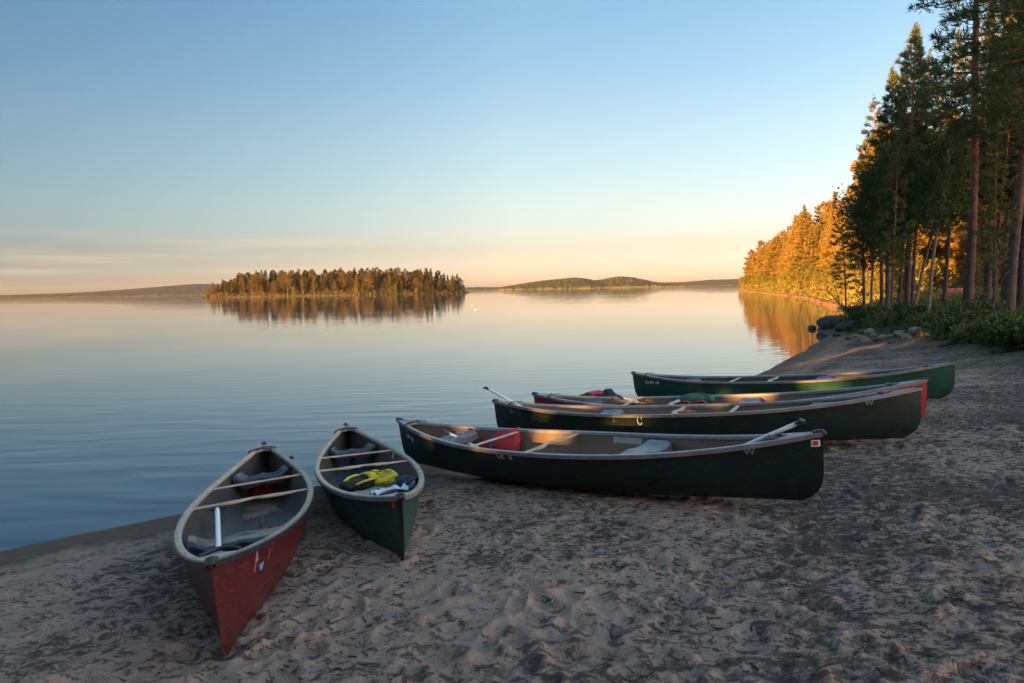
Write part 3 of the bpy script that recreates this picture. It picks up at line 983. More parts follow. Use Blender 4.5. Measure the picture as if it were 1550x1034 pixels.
# paddles
paddle('a', in_canoe('a', 329, 771, .40), in_canoe('a', 331, 832, .37), 'silver paddle standing across the near seat of the red canoe at left')
paddle('c', in_canoe('c', 679, 656, .42), in_canoe('c', 730, 681, .16), 'silver paddle leaning inside the left end of the large broadside green canoe', .25, edge=True)
paddle('c', (.213, -.054, .60), (.95, .14, .28), 'silver paddle jutting up over the right end of the large broadside green canoe', .2, edge=True)
paddle('d', (5.155, -.11, .70), (4.55, .06, .44), 'thin silver paddle poking out past the left tip of the second green canoe', .2, edge=True)
paddle('e', in_canoe('e', 941, 602, .46), in_canoe('e', 985, 615, .2), 'short silver paddle in the rear red canoe', .2, edge=True)

# red canoe: dark red bag with a strap under the thwart
p = in_canoe('a', 403, 738, .13)
it = item('a', 'bag', 'dark red bag with a black strap on the floor of the near red canoe', 'bag', p, PF)
lump('bag_body', (0, 0, 0), (.42, .36, .24), M['red_cloth'], it, 3, 3.2, .10)
band('strap', [(-.2, .12, .06), (-.08, .05, .125), (.1, -.08, .13), (.19, -.15, .05)], .022, .008, M['black_cloth'], it)
paddle('a', in_canoe('a', 437, 697, .36), in_canoe('a', 418, 718, .24), 'black handled paddle half hidden under the far seat of the near red canoe', .3, blade=True)

# green canoe: yellow and black life jacket, black bundle, white cloth
p = in_canoe('b', 562, 727, .27)
it = item('b', 'life_jacket', 'yellow and black life jacket thrown open in the second canoe from the left', 'life jacket', p, PF, yaw=R(20))
it.scale = (.82, .82, .82)
lump('back_panel', (.02, .16, -.02), (.32, .40, .12), M['black_cloth'], it, 5, 2.6, .2)
lump('front_panel', (.0, -.13, -.02), (.33, .32, .10), M['yellow'], it, 9, 2.6, .14)
lump('lining', (-.01, -.15, .03), (.20, .22, .06), M['yellow_in'], it, 12, 2.4, .2)
a = np.linspace(0, 2 * math.pi, 33)
band('collar', np.stack([.125 * np.cos(a), -.145 + .15 * np.sin(a) * (1 + .1 * np.cos(3 * a)), .035 + .025 * np.cos(a) + .012 * np.sin(4 * a)], -1), .038, .026, M['yellow'], it)
u = np.linspace(-1, 1, 13)
band('chest_band', np.stack([.17 * u, .02 + .02 * u ** 2, .05 + .035 * (1 - u ** 2)], -1), .052, .02, M['yellow'], it)
band('shoulder_strap', [(.15, .03, .05), (.17, .12, .062), (.15, .22, .05), (.10, .30, .02)], .026, .012, M['yellow'], it)
band('shoulder_strap', [(-.15, .03, .05), (-.18, .11, .05), (-.17, .19, .035), (-.13, .25, .01)], .026, .012, M['yellow'], it)
band('buckle_strap', [(.02, -.02, .10), (.03, -.09, .085), (-.01, -.18, .085), (-.05, -.25, .075)], .011, .005, M['black_cloth'], it)
mb = MB(); mb.box((.012, -.13, .088), (.035, .03, .014)); mb.build('buckle', M['black'], it, smooth=False)
p = in_canoe('b', 617, 731, .30)
it = item('b', 'bundle', 'black rolled bundle lying to the right of the yellow life jacket', 'bundle', p, PF)
lump('bundle_body', (0, 0, 0), (.24, .2, .11), M['navy'], it, 8, 2.6, .15)
band('strap', [(-.05, .1, .03), (-.03, 0, .065), (-.05, -.1, .03)], .014, .006, M['black_cloth'], it)
p = in_canoe('b', 590, 744, .335)
it = item('b', 'cloth', 'crumpled white cloth tucked under the yellow life jacket', 'cloth', p, PF)
u, v = np.meshgrid(np.linspace(-1, 1, 22), np.linspace(-1, 1, 16), indexing='ij')
zz = .035 * np.abs(vnoise(u * 2.2 + 4, v * 2.6, 6)) * 2 + .03 * fbm(u * 4, v * 4, 2, 9)
mb = MB(); G = np.stack([.07 * v + .01 * vnoise(u * 3, v * 3, 2), .15 * u + .03 * vnoise(u * 4, v * 2, 3), zz], -1)
mb.grid(G, 0); mb.grid(G - [0, 0, .006], 0, flip=True); mb.build('cloth_sheet', M['white_cloth'], it)
p = in_canoe('b', 534, 706, .12)
it = item('b', 'bottle', 'small dark blue bottle standing behind the yellow life jacket', 'bottle', p, PF)
mb = MB(); mb.tube([(0, 0, -.1), (0, 0, .06), (0, 0, .08), (0, 0, .10)], [.036, .036, .03, .016], 14); mb.build('bottle_body', M['navy'], it)
mb = MB(); mb.tube([(0, 0, .10), (0, 0, .13)], .02, 12); mb.build('cap', M['black'], it)

# large broadside canoe: red cushion with a blue strap
p = in_canoe('c', 757, 671, .24)
it = item('c', 'cushion', 'red foam cushion with a dark blue strap propped against the left thwart', 'cushion', p, PF, yaw=R(8))
bm = bmesh.new(); bmesh.ops.create_cube(bm, size=1)
bmesh.ops.scale(bm, verts=bm.verts, vec=(.56, .085, .30)); bmesh.ops.bevel(bm, geom=bm.edges[:], offset=.025, segments=3, affect='EDGES')
tq = Matrix.Rotation(R(8), 3, 'Y') @ Matrix.Rotation(R(32), 3, 'X')
bmesh.ops.rotate(bm, verts=bm.verts, matrix=tq)
me = bpy.data.meshes.new('pad'); bm.to_mesh(me); bm.free(); me.materials.append(M['red_cloth'])
for pl in me.polygons: pl.use_smooth = True
add('pad', me, it)
mb = MB(); a = np.linspace(0, 2 * math.pi, 25)
sq = lambda x: np.sign(x) * np.abs(x) ** .35
ring = np.stack([np.full(25, .10), .047 * sq(np.cos(a)), .154 * sq(np.sin(a))], -1) @ np.array(tq).T
mb.tube(ring, .019, 8, 0, sq=(1, .25)); mb.build('strap', M['blue_cloth'], it)

# rear red canoe: dark jacket with crimson, green jacket with red
p = in_canoe('e', 905, 605, .36)
it = item('e', 'life_jacket', 'black and crimson life jacket heaped in the left part of the rear red canoe', 'life jacket', p, PF, yaw=R(-10))
lump('back_panel', (.0, 0, .02), (.62, .34, .20), M['black_cloth'], it, 4, 2.4, .22)
lump('front_panel', (-.02, .05, .09), (.30, .22, .10), M['pink_cloth'], it, 6, 2.4, .2)
lump('collar', (-.20, .02, .11), (.13, .16, .11), M['black_cloth'], it, 16, 2.4, .2)
lump('hem', (.02, .16, -.02), (.42, .10, .10), M['pink_cloth'], it, 26, 2.4, .2)
p = in_canoe('e', 1053, 606, .33)
it = item('e', 'life_jacket', 'green life jacket with bright red armholes in the rear red canoe', 'life jacket', p, PF, yaw=R(5))
it.scale = (.85, .85, .8)
lump('back_panel', (0, 0, .0), (.58, .36, .24), M['green_cloth'], it, 14, 2.3, .10)
for x in (.14, -.10):
    a = np.linspace(-.3, math.pi + .3, 15)
    band('armhole', np.stack([x + .085 * np.cos(a), .17 + .02 * np.sin(a), -.06 + .075 * np.sin(a)], -1), .022, .016, M['red_bright'], it)
    lump('lining', (x, .150, -.05), (.13, .06, .09), M['red_bright'], it, 31, 2.4, .15)
band('buckle_strap', [(-.26, .12, -.08), (-.24, .14, .06), (-.16, .06, .13), (-.05, -.02, .135)], .015, .007, M['black_cloth'], it)


# ------------------------------------------------------------------ trees
def rand_unit(g, n):
    v = g.normal(size=(n, 3)); return v / np.linalg.norm(v, axis=1)[:, None]


def tuft_tris(C, D, size, k, width, g, spread=.8):
    """k thin blades fanning out from every point C along D"""
    n = len(C)
    C = np.repeat(C, k, 0); D = np.repeat(D, k, 0)
    d = D + spread * rand_unit(g, n * k); d /= np.linalg.norm(d, axis=1)[:, None]
    L = size * g.uniform(.6, 1.15, n * k)[:, None]
    p = np.cross(d, rand_unit(g, n * k)); p /= np.linalg.norm(p, axis=1)[:, None] + 1e-9
    w = width * g.uniform(.7, 1.2, n * k)[:, None]
    b = C + .25 * size * rand_unit(g, n * k)
    V = np.stack([b - p * w / 2 + d * L * .25, b + d * L * -.1, b + p * w / 2 + d * L * .25, b + d * L], 1).reshape(-1, 3)
    return V, np.arange(len(V)).reshape(-1, 4)


def tube_np(P, r, n=5):
    mb = MB(); mb.tube(P, r, n, cap=False); return mb.V[0], mb.F[0]


class Geo:
    def __init__(self): self.V, self.F, self.n = [], [], 0

    def put(self, V, F): self.V.append(V); self.F.append(F + self.n); self.n += len(V)


def gen_tree(seed, H, r0, c0, cr, kind, nb, tpb, ts, k, tw, bend=.3, dead=0, droop=.15, top=1.0, split=False, nseg=3):
    """returns (trunk+limbs, crown) geometry; kind 'pine' | 'cone' | 'leaf'"""
    g = np.random.default_rng(seed)
    tr, cw = Geo(), Geo()
    zz = np.linspace(0, 1, 12)
    a, b = g.uniform(0, 6.28, 2)
    cx = bend * (zz ** 1.5) * math.cos(a) + .12 * bend * np.sin(zz * 7 + b)
    cy = bend * (zz ** 1.5) * math.sin(a) + .12 * bend * np.cos(zz * 6 + b)
    P = np.stack([cx, cy, zz * H * .985], -1)
    rad = r0 * (1 - zz) ** .75 * (1 + .35 * np.exp(-zz * 22)) + .012
    P0 = P.copy(); P0[0, 2] = -.25
    tr.put(*tube_np(P0, rad, 9))
    at = lambda h: np.array([np.interp(h / H, zz, cx), np.interp(h / H, zz, cy), h])
    C, Dn = [], []
    for i in range(nb):
        u = (i + g.random()) / nb
        if kind == 'cone': u = u ** .9
        h = H * (c0 + (1 - c0) * u * .985)
        if kind == 'pine': pf = (1 - u ** 2.2) ** .6 * (.55 + .45 * min(1, u / .18))
        elif kind == 'cone': pf = (1 - u) ** .78 * (.7 + .3 * min(1, u / .1)) + .03
        else: pf = math.sin(math.pi * min(1, .16 + .84 * u)) ** .7
        L = cr * pf * g.uniform(.55, 1.15)
        if g.random() < .07: L *= 1.3
        az = i * 2.39996 + g.uniform(-.5, .5)
        up = {'pine': -.12 + .75 * u ** 1.5, 'cone': -.1 + .55 * u, 'leaf': .25 + .6 * u}[kind] + g.uniform(-.15, .15)
        s = np.linspace(0, 1, nseg + 1)
        hd = np.array([math.cos(az), math.sin(az), 0])
        side = np.array([-hd[1], hd[0], 0])
        B = at(h) + (hd * math.cos(up))[None] * (s * L)[:, None] + np.array([0, 0, 1])[None] * (math.sin(up) * s * L - droop * L * s ** 2 + .16 * L * s ** 3)[:, None] + side[None] * (g.uniform(-.2, .2) * L * s ** 2)[:, None]
        br = max(.008, min(r0 * .33, .018 * L + .006))
        tr.put(*tube_np(B, br * (1 - .8 * s), 4))
        n = max(3, int(tpb * (L / cr) ** 1.1 + .5))
        ss = g.uniform(.22 if kind != 'pine' else .38, 1.03, n)
        q = np.stack([np.interp(ss, s, B[:, j]) for j in range(3)], -1)
        lat = (.34 if kind != 'leaf' else .42) * L * (1.05 - ss * .75)
        lt = g.uniform(-1, 1, n)
        q = q + side[None] * (lt * lat)[:, None] + hd[None] * (np.abs(lt) * lat * .3)[:, None] + np.array([0, 0, 1])[None] * (g.normal(0, .07 if kind != 'leaf' else .16, n) * L * .9 + .05)[:, None]
        d = hd[None] * .8 + side[None] * (lt * .7)[:, None] + np.array([0, 0, .55])[None]
        C.append(q); Dn.append(d / np.linalg.norm(d, axis=1)[:, None])
    # leader
    n = max(4, int(tpb * .5)); q = at(H)[None] - np.array([0, 0, 1])[None] * g.uniform(-.02, .07, n)[:, None] * H * .8 + g.normal(0, .05, (n, 3))
    C.append(q); Dn.append(np.tile([0, 0, 1.0], (n, 1)))
    for i in range(dead):
        h = H * c0 * g.uniform(.3, 1.1); az = g.uniform(0, 6.28); L = cr * g.uniform(.25, .75)
        s = np.linspace(0, 1, 4); hd = np.array([math.cos(az), math.sin(az), 0])
        B = at(h) + hd[None] * (s * L)[:, None] + np.array([0, 0, 1])[None] * (-.25 * L * s ** 2 + g.uniform(-.1, .1) * L * s)[:, None]
        tr.put(*tube_np(B, .016 * (1 - .8 * s), 4))
    C, Dn = np.concatenate(C), np.concatenate(Dn)
    cw.put(*tuft_tris(C, Dn, ts, k, tw, g, .8 if kind != 'leaf' else 1.4))
    return tr, cw


def tree_meshes(name, bark, leaf, **kw):
    tr, cw = gen_tree(**kw)
    mt = mesh_np(name + '_trunk', np.concatenate(tr.V), tr.F, bark, smooth=True)
    mc = mesh_np(name + '_crown', np.concatenate(cw.V), cw.F, leaf)
    return mt, mc, (tr, cw)


def merge_tree(name, g, mats):
    tr, cw = g
    V = np.concatenate(tr.V + cw.V)
    F = tr.F + [f + tr.n for f in cw.F]
    return mesh_np(name, V, F, mats, [0] * len(tr.F) + [1] * len(cw.F))


def plant(name, meshes, x, y, H0, H, label, cat, group=None, rz=0.0, lean=(0, 0), wide=1.0, z=None):
    s = H / H0
    root = empty(name, label, cat, group)
    root.matrix_world = Matrix.Translation((x, y, gz(x, y) - .03 if z is None else z)) @ Matrix.Rotation(lean[0], 4, 'Y') @ Matrix.Rotation(-lean[1], 4, 'X') @ Matrix.Rotation(rz, 4, 'Z') @ Matrix.Diagonal((s * wide, s * wide, s, 1))
    add('trunk', meshes[0], root); add('crown', meshes[1], root)
    return root


# near forest kinds (real needle tufts and leaves)
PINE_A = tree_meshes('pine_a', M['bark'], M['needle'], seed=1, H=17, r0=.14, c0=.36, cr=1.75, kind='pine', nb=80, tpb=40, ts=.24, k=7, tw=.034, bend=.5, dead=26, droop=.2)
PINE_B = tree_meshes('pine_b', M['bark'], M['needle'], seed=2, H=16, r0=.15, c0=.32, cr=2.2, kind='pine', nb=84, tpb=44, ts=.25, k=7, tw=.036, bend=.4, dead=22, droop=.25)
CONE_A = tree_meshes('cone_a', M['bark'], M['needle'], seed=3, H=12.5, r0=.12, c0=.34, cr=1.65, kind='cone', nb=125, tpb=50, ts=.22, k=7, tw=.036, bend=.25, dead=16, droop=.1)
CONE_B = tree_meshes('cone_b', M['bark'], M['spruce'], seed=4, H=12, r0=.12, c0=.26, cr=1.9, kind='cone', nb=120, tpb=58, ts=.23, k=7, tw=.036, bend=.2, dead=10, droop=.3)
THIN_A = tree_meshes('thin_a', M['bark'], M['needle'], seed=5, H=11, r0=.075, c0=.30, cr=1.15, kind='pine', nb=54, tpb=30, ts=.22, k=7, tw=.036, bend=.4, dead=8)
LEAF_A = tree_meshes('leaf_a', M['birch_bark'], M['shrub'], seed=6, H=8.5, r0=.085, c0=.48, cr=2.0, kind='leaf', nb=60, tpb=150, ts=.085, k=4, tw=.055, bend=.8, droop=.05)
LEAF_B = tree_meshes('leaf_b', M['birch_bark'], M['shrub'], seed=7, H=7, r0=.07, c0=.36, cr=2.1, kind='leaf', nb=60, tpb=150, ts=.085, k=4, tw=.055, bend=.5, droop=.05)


def at_px(px, d):
    """ground position on the sight line of photo column px at distance d"""
    x = (px - CX) / FPX * d
    return x, d


NEAR = [  # meshes, native height, photo column of the trunk, distance, height, lean(right, away), wide, name, cat, label
    (PINE_A, 17, 1462, 23.5, 17.5, (.035, 0), 1.0, 'pine_tree', 'pine', 'tall pine with an orange upper trunk standing in front at the right'),
    (PINE_B, 16, 1527, 22.0, 17.0, (.05, 0), 1.0, 'pine_tree', 'pine', 'stout dark-barked pine near the right edge of the picture'),
    (PINE_B, 16, 1580, 18.0, 16.0, (.02, 0), 1.0, 'pine_tree', 'pine', 'pine cut off by the right edge of the picture'),
    (CONE_A, 12.5, 1372, 31.0, 12.7, (.012, 0), 1.0, 'pine_tree', 'pine', 'pointed pine with a gold-lit tip, tallest of the left group'),
    (CONE_A, 12.5, 1345, 33.0, 11.4, (-.01, 0), 1.0, 'pine_tree', 'pine', 'shorter pine left of the pointed gold-tipped pine'),
    (PINE_A, 17, 1336, 38.0, 11.6, (-.03, 0), .95, 'pine_tree', 'pine', 'pine with golden left branches behind the pointed pine'),
    (THIN_A, 11, 1308, 41.0, 10.2, (0, 0), 1.1, 'pine_tree', 'pine', 'slender thin-crowned pine at the left end of the near wood'),
    (THIN_A, 11, 1351, 24.0, 6.8, (-.02, 0), .8, 'pine_tree', 'pine', 'young pine with a thin reddish stem at the front of the left group'),
    (LEAF_A, 8.5, 1400, 26.5, 7.0, (.20, 0), 1.0, 'birch_tree', 'birch', 'pale-stemmed birch leaning right between the two pine groups'),
    (LEAF_A, 8.5, 1384, 29.0, 8.4, (.20, 0), .75, 'birch_tree', 'birch', 'dark-stemmed birch leaning right behind the pale birch'),
    (LEAF_B, 7, 1322, 31.0, 6.4, (-.05, 0), .85, 'birch_tree', 'birch', 'bushy birch at the left front of the near wood'),
    (LEAF_B, 7, 1342, 29.5, 7.2, (.06, 0), .85, 'birch_tree', 'birch', 'small birch low among the trunks of the left group'),
    (THIN_A, 11, 1284, 37.0, 6.0, (-.10, 0), 1.1, 'pine_tree', 'pine', 'small dark pine leaning left over the water'),
    (PINE_A, 17, 1362, 30.0, 12.0, (.03, 0), .75, 'pine_tree', 'pine', 'grey-stemmed pine in the cluster of trunks above the rocks'),
    (PINE_B, 16, 1380, 34.0, 12.5, (.04, 0), .7, 'pine_tree', 'pine', 'dark pine behind the cluster of trunks above the rocks'),
    (PINE_B, 16, 1495, 34.0, 16.5, (.01, 0), 1.0, 'pine_tree', 'pine', 'dark pine between the two big front pines'),
    (THIN_A, 11, 1508, 26.0, 9.5, (0, 0), 1.0, 'pine_tree', 'pine', 'slim pine between the two big front pines'),
    (CONE_B, 12, 1545, 27.0, 12.5, (0, 0), 1.1, 'spruce_tree', 'spruce', 'spruce against the right edge behind the stout pine'),
    (THIN_A, 11, 1432, 37.0, 14.0, (.0, 0), 1.0, 'pine_tree', 'pine', 'open-branched slim pine left of the tall orange-trunked pine'),
    (PINE_B, 16, 1560, 33.0, 17.0, (.0, 0), 1.0, 'pine_tree', 'pine', 'tall pine behind the spruce at the right edge'),
    (PINE_A, 17, 1520, 38.0, 17.0, (.0, 0), 1.0, 'pine_tree', 'pine', 'tall pine deep in the wood behind the stout pine'),
    (THIN_A, 11, 1503, 21.0, 6.0, (.03, 0), .8, 'pine_tree', 'pine', 'thin young pine between the two big front trunks'),
]
g = np.random.default_rng(21)
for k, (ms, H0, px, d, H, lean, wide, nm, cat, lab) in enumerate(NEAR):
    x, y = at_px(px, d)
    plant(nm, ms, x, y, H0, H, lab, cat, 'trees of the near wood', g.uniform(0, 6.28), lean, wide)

# a bare dead birch leaning out over the water, and its fork
x, y = at_px(1290, 31.5)
mb = MB()
z0 = gz(x, y)
mb.tube([(.15, 0, -.15), (-.25, .05, .45), (-.75, 0, 1.15), (-1.15, -.1, 1.55), (-1.75, -.05, 1.62)], [.045, .04, .032, .02, .008], 7)
mb.tube([(-.55, 0, .88), (-.62, .05, 1.35), (-.85, .1, 1.95)], [.025, .018, .006], 6)
mb.tube([(-.75, 0, 1.15), (-1.2, .1, 1.05), (-1.6, .2, .7)], [.02, .013, .005], 6)
o = tag(mb.build('dead_tree', M['dead']), 'bare dead sapling leaning left over the rocks at the water', 'dead tree'); o.location = (x, y, z0)

# golden wood on the far right shore
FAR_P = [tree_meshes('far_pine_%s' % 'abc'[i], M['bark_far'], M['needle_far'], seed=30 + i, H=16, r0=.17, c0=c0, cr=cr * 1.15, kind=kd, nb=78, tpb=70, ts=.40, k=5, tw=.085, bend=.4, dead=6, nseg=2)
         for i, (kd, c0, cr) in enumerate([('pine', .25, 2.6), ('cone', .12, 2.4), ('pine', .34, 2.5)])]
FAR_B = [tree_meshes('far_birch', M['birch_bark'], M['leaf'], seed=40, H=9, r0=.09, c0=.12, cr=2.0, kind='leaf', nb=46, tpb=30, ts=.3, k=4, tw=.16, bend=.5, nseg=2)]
SH = np.array([(28, 58), (32.05, 69), (37, 83), (44.1, 101.7), (56.8, 147), (77.3, 222), (92, 282), (99, 297)], float)
seg = np.hypot(*np.diff(SH, axis=0).T); cum = np.concatenate([[0], np.cumsum(seg)])


def shore_at(s, off):
    s = min(max(s, 0), cum[-1] - .01)
    k = np.searchsorted(cum, s, 'right') - 1
    d = (SH[k + 1] - SH[k]) / seg[k]
    p = SH[k] + d * (s - cum[k])
    return p + np.array([d[1], -d[0]]) * off


g = np.random.default_rng(33)
rows = [('front', 3.0, 7.0, 4.0, FAR_P, 14.5), ('second', 8.0, 13.0, 4.6, FAR_P, 17.0), ('back', 15.0, 26.0, 5.2, FAR_P, 19.0)]
for rn, o0, o1, st, kinds, Hm in rows:
    s = 4.0
    while s < cum[-1]:
        p = shore_at(s, g.uniform(o0, o1)); s += st * g.uniform(.6, 1.5) * (1 + s / 350)
        i = int(g.integers(len(kinds)))
        H = Hm * g.uniform(.72, 1.18)
        where = 'near end' if s < 70 else ('middle' if s < 150 else 'far point')
        big = 'tall' if H > Hm else 'shorter'
        shp = ['open', 'dense pointed', 'high'][i]
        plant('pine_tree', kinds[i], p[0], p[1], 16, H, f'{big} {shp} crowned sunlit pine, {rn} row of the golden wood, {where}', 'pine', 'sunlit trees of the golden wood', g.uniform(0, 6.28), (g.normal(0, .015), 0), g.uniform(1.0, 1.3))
s = 2.0
while s < cum[-1]:
    p = shore_at(s, g.uniform(.9, 3.8)); s += 2.2 * g.uniform(.5, 1.6) * (1 + s / 300)
    H = 1.6 + 4.6 * g.random() ** 1.5
    where = 'near end' if s < 70 else ('middle' if s < 150 else 'far point')
    big = 'tallish' if H > 4.2 else 'low'
    plant('birch_tree', FAR_B[0], p[0], p[1], 9, H, f'{big} sunlit birch sapling at the waterline of the golden wood, {where}', 'birch', 'sunlit saplings along the golden shore', g.uniform(0, 6.28), (g.normal(0, .05), 0), g.uniform(1.0, 1.5))
# sunlit wood seen between the near trunks, beyond the tent
for k in range(34):
    d = g.uniform(56, 100); px = g.uniform(1275, 1640)
    x, y = at_px(px, d)
    if float(sdist(np.array([x]), np.array([y]))[0]) < 3: continue
    i = int(g.integers(3)); H = g.uniform(10, 16)
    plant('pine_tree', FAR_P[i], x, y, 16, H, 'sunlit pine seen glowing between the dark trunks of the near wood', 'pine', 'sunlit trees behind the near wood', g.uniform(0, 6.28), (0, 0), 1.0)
for k in range(16):
    d = g.uniform(50, 70); x, y = at_px(g.uniform(1300, 1600), d)
    plant('birch_tree', FAR_B[0], x, y, 9, g.uniform(2, 4.5), 'low sunlit sapling seen between the dark trunks of the near wood', 'birch', 'sunlit saplings behind the near wood', g.uniform(0, 6.28), (0, 0), 1.3)

# ------------------------------------------------------------------ island
IC, IL, IW = np.array([-141.0, 560.0]), 108.0, 42.0          # centre, half length, half width
mb = MB()
th = np.linspace(0, 2 * math.pi, 72, endpoint=False); rr = np.linspace(1, 0, 9)
wob = 1 + .08 * np.sin(3 * th + 1) + .05 * np.sin(7 * th)
G = np.stack([IC[0] + rr[:, None] * (IL * wob * np.cos(th))[None], IC[1] + rr[:, None] * (IW * wob * np.sin(th))[None], (-.6 + 3.4 * (1 - rr[:, None] ** 2) ** .8) + .25 * vnoise(np.cos(th) * 9, np.sin(th) * 9 + rr[:, None] * 4, 4)], -1)
mb.grid(G, 0, wrap=True, flip=True)
M['island'] = simple('island_ground', (.085, .075, .035), .95, .45, .12)
tag(mb.build('island', M['island']), 'small wooded island lying in the lake', 'island', kind='structure')
ISL = []
for i, (kd, c0, cr, lf) in enumerate([('cone', .06, 3.0, 'needle_mid'), ('cone', .05, 2.7, 'spruce_dark'), ('pine', .24, 3.5, 'needle_mid'), ('pine', .16, 3.4, 'spruce_dark'), ('leaf', .04, 3.6, 'leaf')]):
    gg = gen_tree(seed=60 + i, H=17, r0=.2, c0=c0, cr=cr, kind=kd, nb=54, tpb=32, ts=.75, k=4, tw=.24, bend=.5, nseg=1)
    ISL.append(merge_tree('island_tree_%s' % 'abcde'[i], gg, [M['bark_far'], M[lf]]))
g = np.random.default_rng(44)
pts = []
tries = 0
while len(pts) < 290 and tries < 9000:
    tries += 1
    a, r = g.uniform(0, 2 * math.pi), math.sqrt(g.random())
    x, y = math.cos(a) * r, math.sin(a) * r
    if y > .35 and g.random() < .6: continue
    X, Y = IC[0] + x * IL * .97, IC[1] + y * IW * .97
    if any((X - q[0]) ** 2 + (Y - q[1]) ** 2 < 11 for q in pts): continue
    pts.append((X, Y, x, y, r))
for X, Y, x, y, r in pts:
    i = int(g.choice([0, 1, 2, 3], p=[.3, .22, .28, .2]))
    front = y < -.45
    H = 17 * g.uniform(.72, 1.12)
    if front: H *= g.uniform(.55, 1.0)
    if x < -.72 or x > .8: H *= .82
    if r > .88 and g.random() < .6: i = 4; H *= .45
    o = add(['pine_tree', 'spruce_tree', 'pine_tree', 'spruce_tree', 'birch_tree'][i], ISL[i])
    z = -.6 + 3.4 * max(0, 1 - r * r) ** .8
    o.matrix_world = Matrix.Translation((X, Y, z)) @ Matrix.Rotation(g.uniform(0, 6.28), 4, 'Z') @ Matrix.Diagonal((H / 17 * g.uniform(1.05, 1.5),) * 2 + (H / 17, 1))
    part = 'left end' if x < -.5 else ('right end' if x > .5 else 'middle')
    size = 'tall' if H > 14.5 else ('middling' if H > 11 else 'short')
    knd = ['pointed pine', 'narrow dark spruce', 'round-topped pine', 'dark bushy spruce', 'leafy birch'][i]
    tag(o, f'{size} {knd} {"on the near shore" if front else "standing farther back"} at the {part} of the island', ['pine', 'spruce', 'pine', 'spruce', 'birch'][i], 'trees on the small island')

n = 9000
a, rr_ = g.uniform(0, 2 * math.pi, n), np.sqrt(g.random(n))
C = np.stack([IC[0] + np.cos(a) * rr_ * IL * .99, IC[1] + np.sin(a) * rr_ * IW * .99, -.4 + 3.4 * np.maximum(0, 1 - rr_ ** 2) ** .8 + 2.6 * g.random(n) ** 1.6], -1)
V, F = tuft_tris(C, np.tile([0, 0, .6], (n, 1)), 1.1, 3, .5, g, 1.0)
tag(add('island_scrub', mesh_np('island_scrub', V, [F], M['needle_mid'])), 'low scrub under the trees of the small island', 'scrub', kind='stuff')
n = 26000
ss = g.uniform(1, cum[-1] - 1, n); P = np.array([shore_at(q, o_) for q, o_ in zip(ss, .7 + 20 * g.random(n) ** 1.7)])
C = np.stack([P[:, 0], P[:, 1], ground_base(P[:, 0], P[:, 1])[0] + 2.4 * g.random(n) ** 1.8], -1)
V, F = tuft_tris(C, np.tile([0, 0, .6], (n, 1)), .6, 3, .2, g, 1.0)
tag(add('shore_scrub', mesh_np('shore_scrub', V, [F], M['leaf'])), 'sunlit scrub under the trees of the golden wood', 'scrub', kind='stuff')

# two pale floats on the water off the right end of the island
for px, py, r, lab in ((720, 469, .10, 'larger pale float on the water right of the island'), (714, 462.5, .06, 'smaller pale float on the water nearer the island')):
    d = ray(px, py); t = -CAM[2] / d[2]; P = CAM + t * d
    mb = MB(); mb.tube([(0, 0, -.1), (0, 0, .0), (0, 0, r * .5), (0, 0, r * .9), (0, 0, r * 1.1)], [r * .7, r, r, r * .55, r * .15], 12)
    o = tag(mb.build('float_buoy', M['white']), lab, 'buoy'); o.location = (P[0], P[1], 0)

# ------------------------------------------------------------------ rocks, shrubs, tent
def rock_mesh(seed, mat):
    g = np.random.default_rng(seed)
    th = np.linspace(-math.pi, math.pi, 22, endpoint=False); ph = np.linspace(-math.pi / 2, math.pi / 2, 13)
    PH, TH = np.meshgrid(ph, th, indexing='ij')
    V = np.stack([np.cos(PH) * np.cos(TH), np.cos(PH) * np.sin(TH), np.sin(PH)], -1)
    sh = np.array([1, g.uniform(.7, 1), g.uniform(.55, .8)])
    for _ in range(9):                      # flat facets cut across the boulder
        n = rand_unit(g, 1)[0]; c = g.uniform(.62, .9)
        d = V @ n; V = V - np.maximum(d - c, 0)[..., None] * n * .85
    V = V * (1 + .10 * fbm(V[..., 0] * 2.4 + seed, V[..., 1] * 2.4 + V[..., 2] * 3, 4, seed))[..., None] * sh
    mb = MB(); mb.grid(V, 0, wrap=True)
    return mb.mesh('rock', mat)


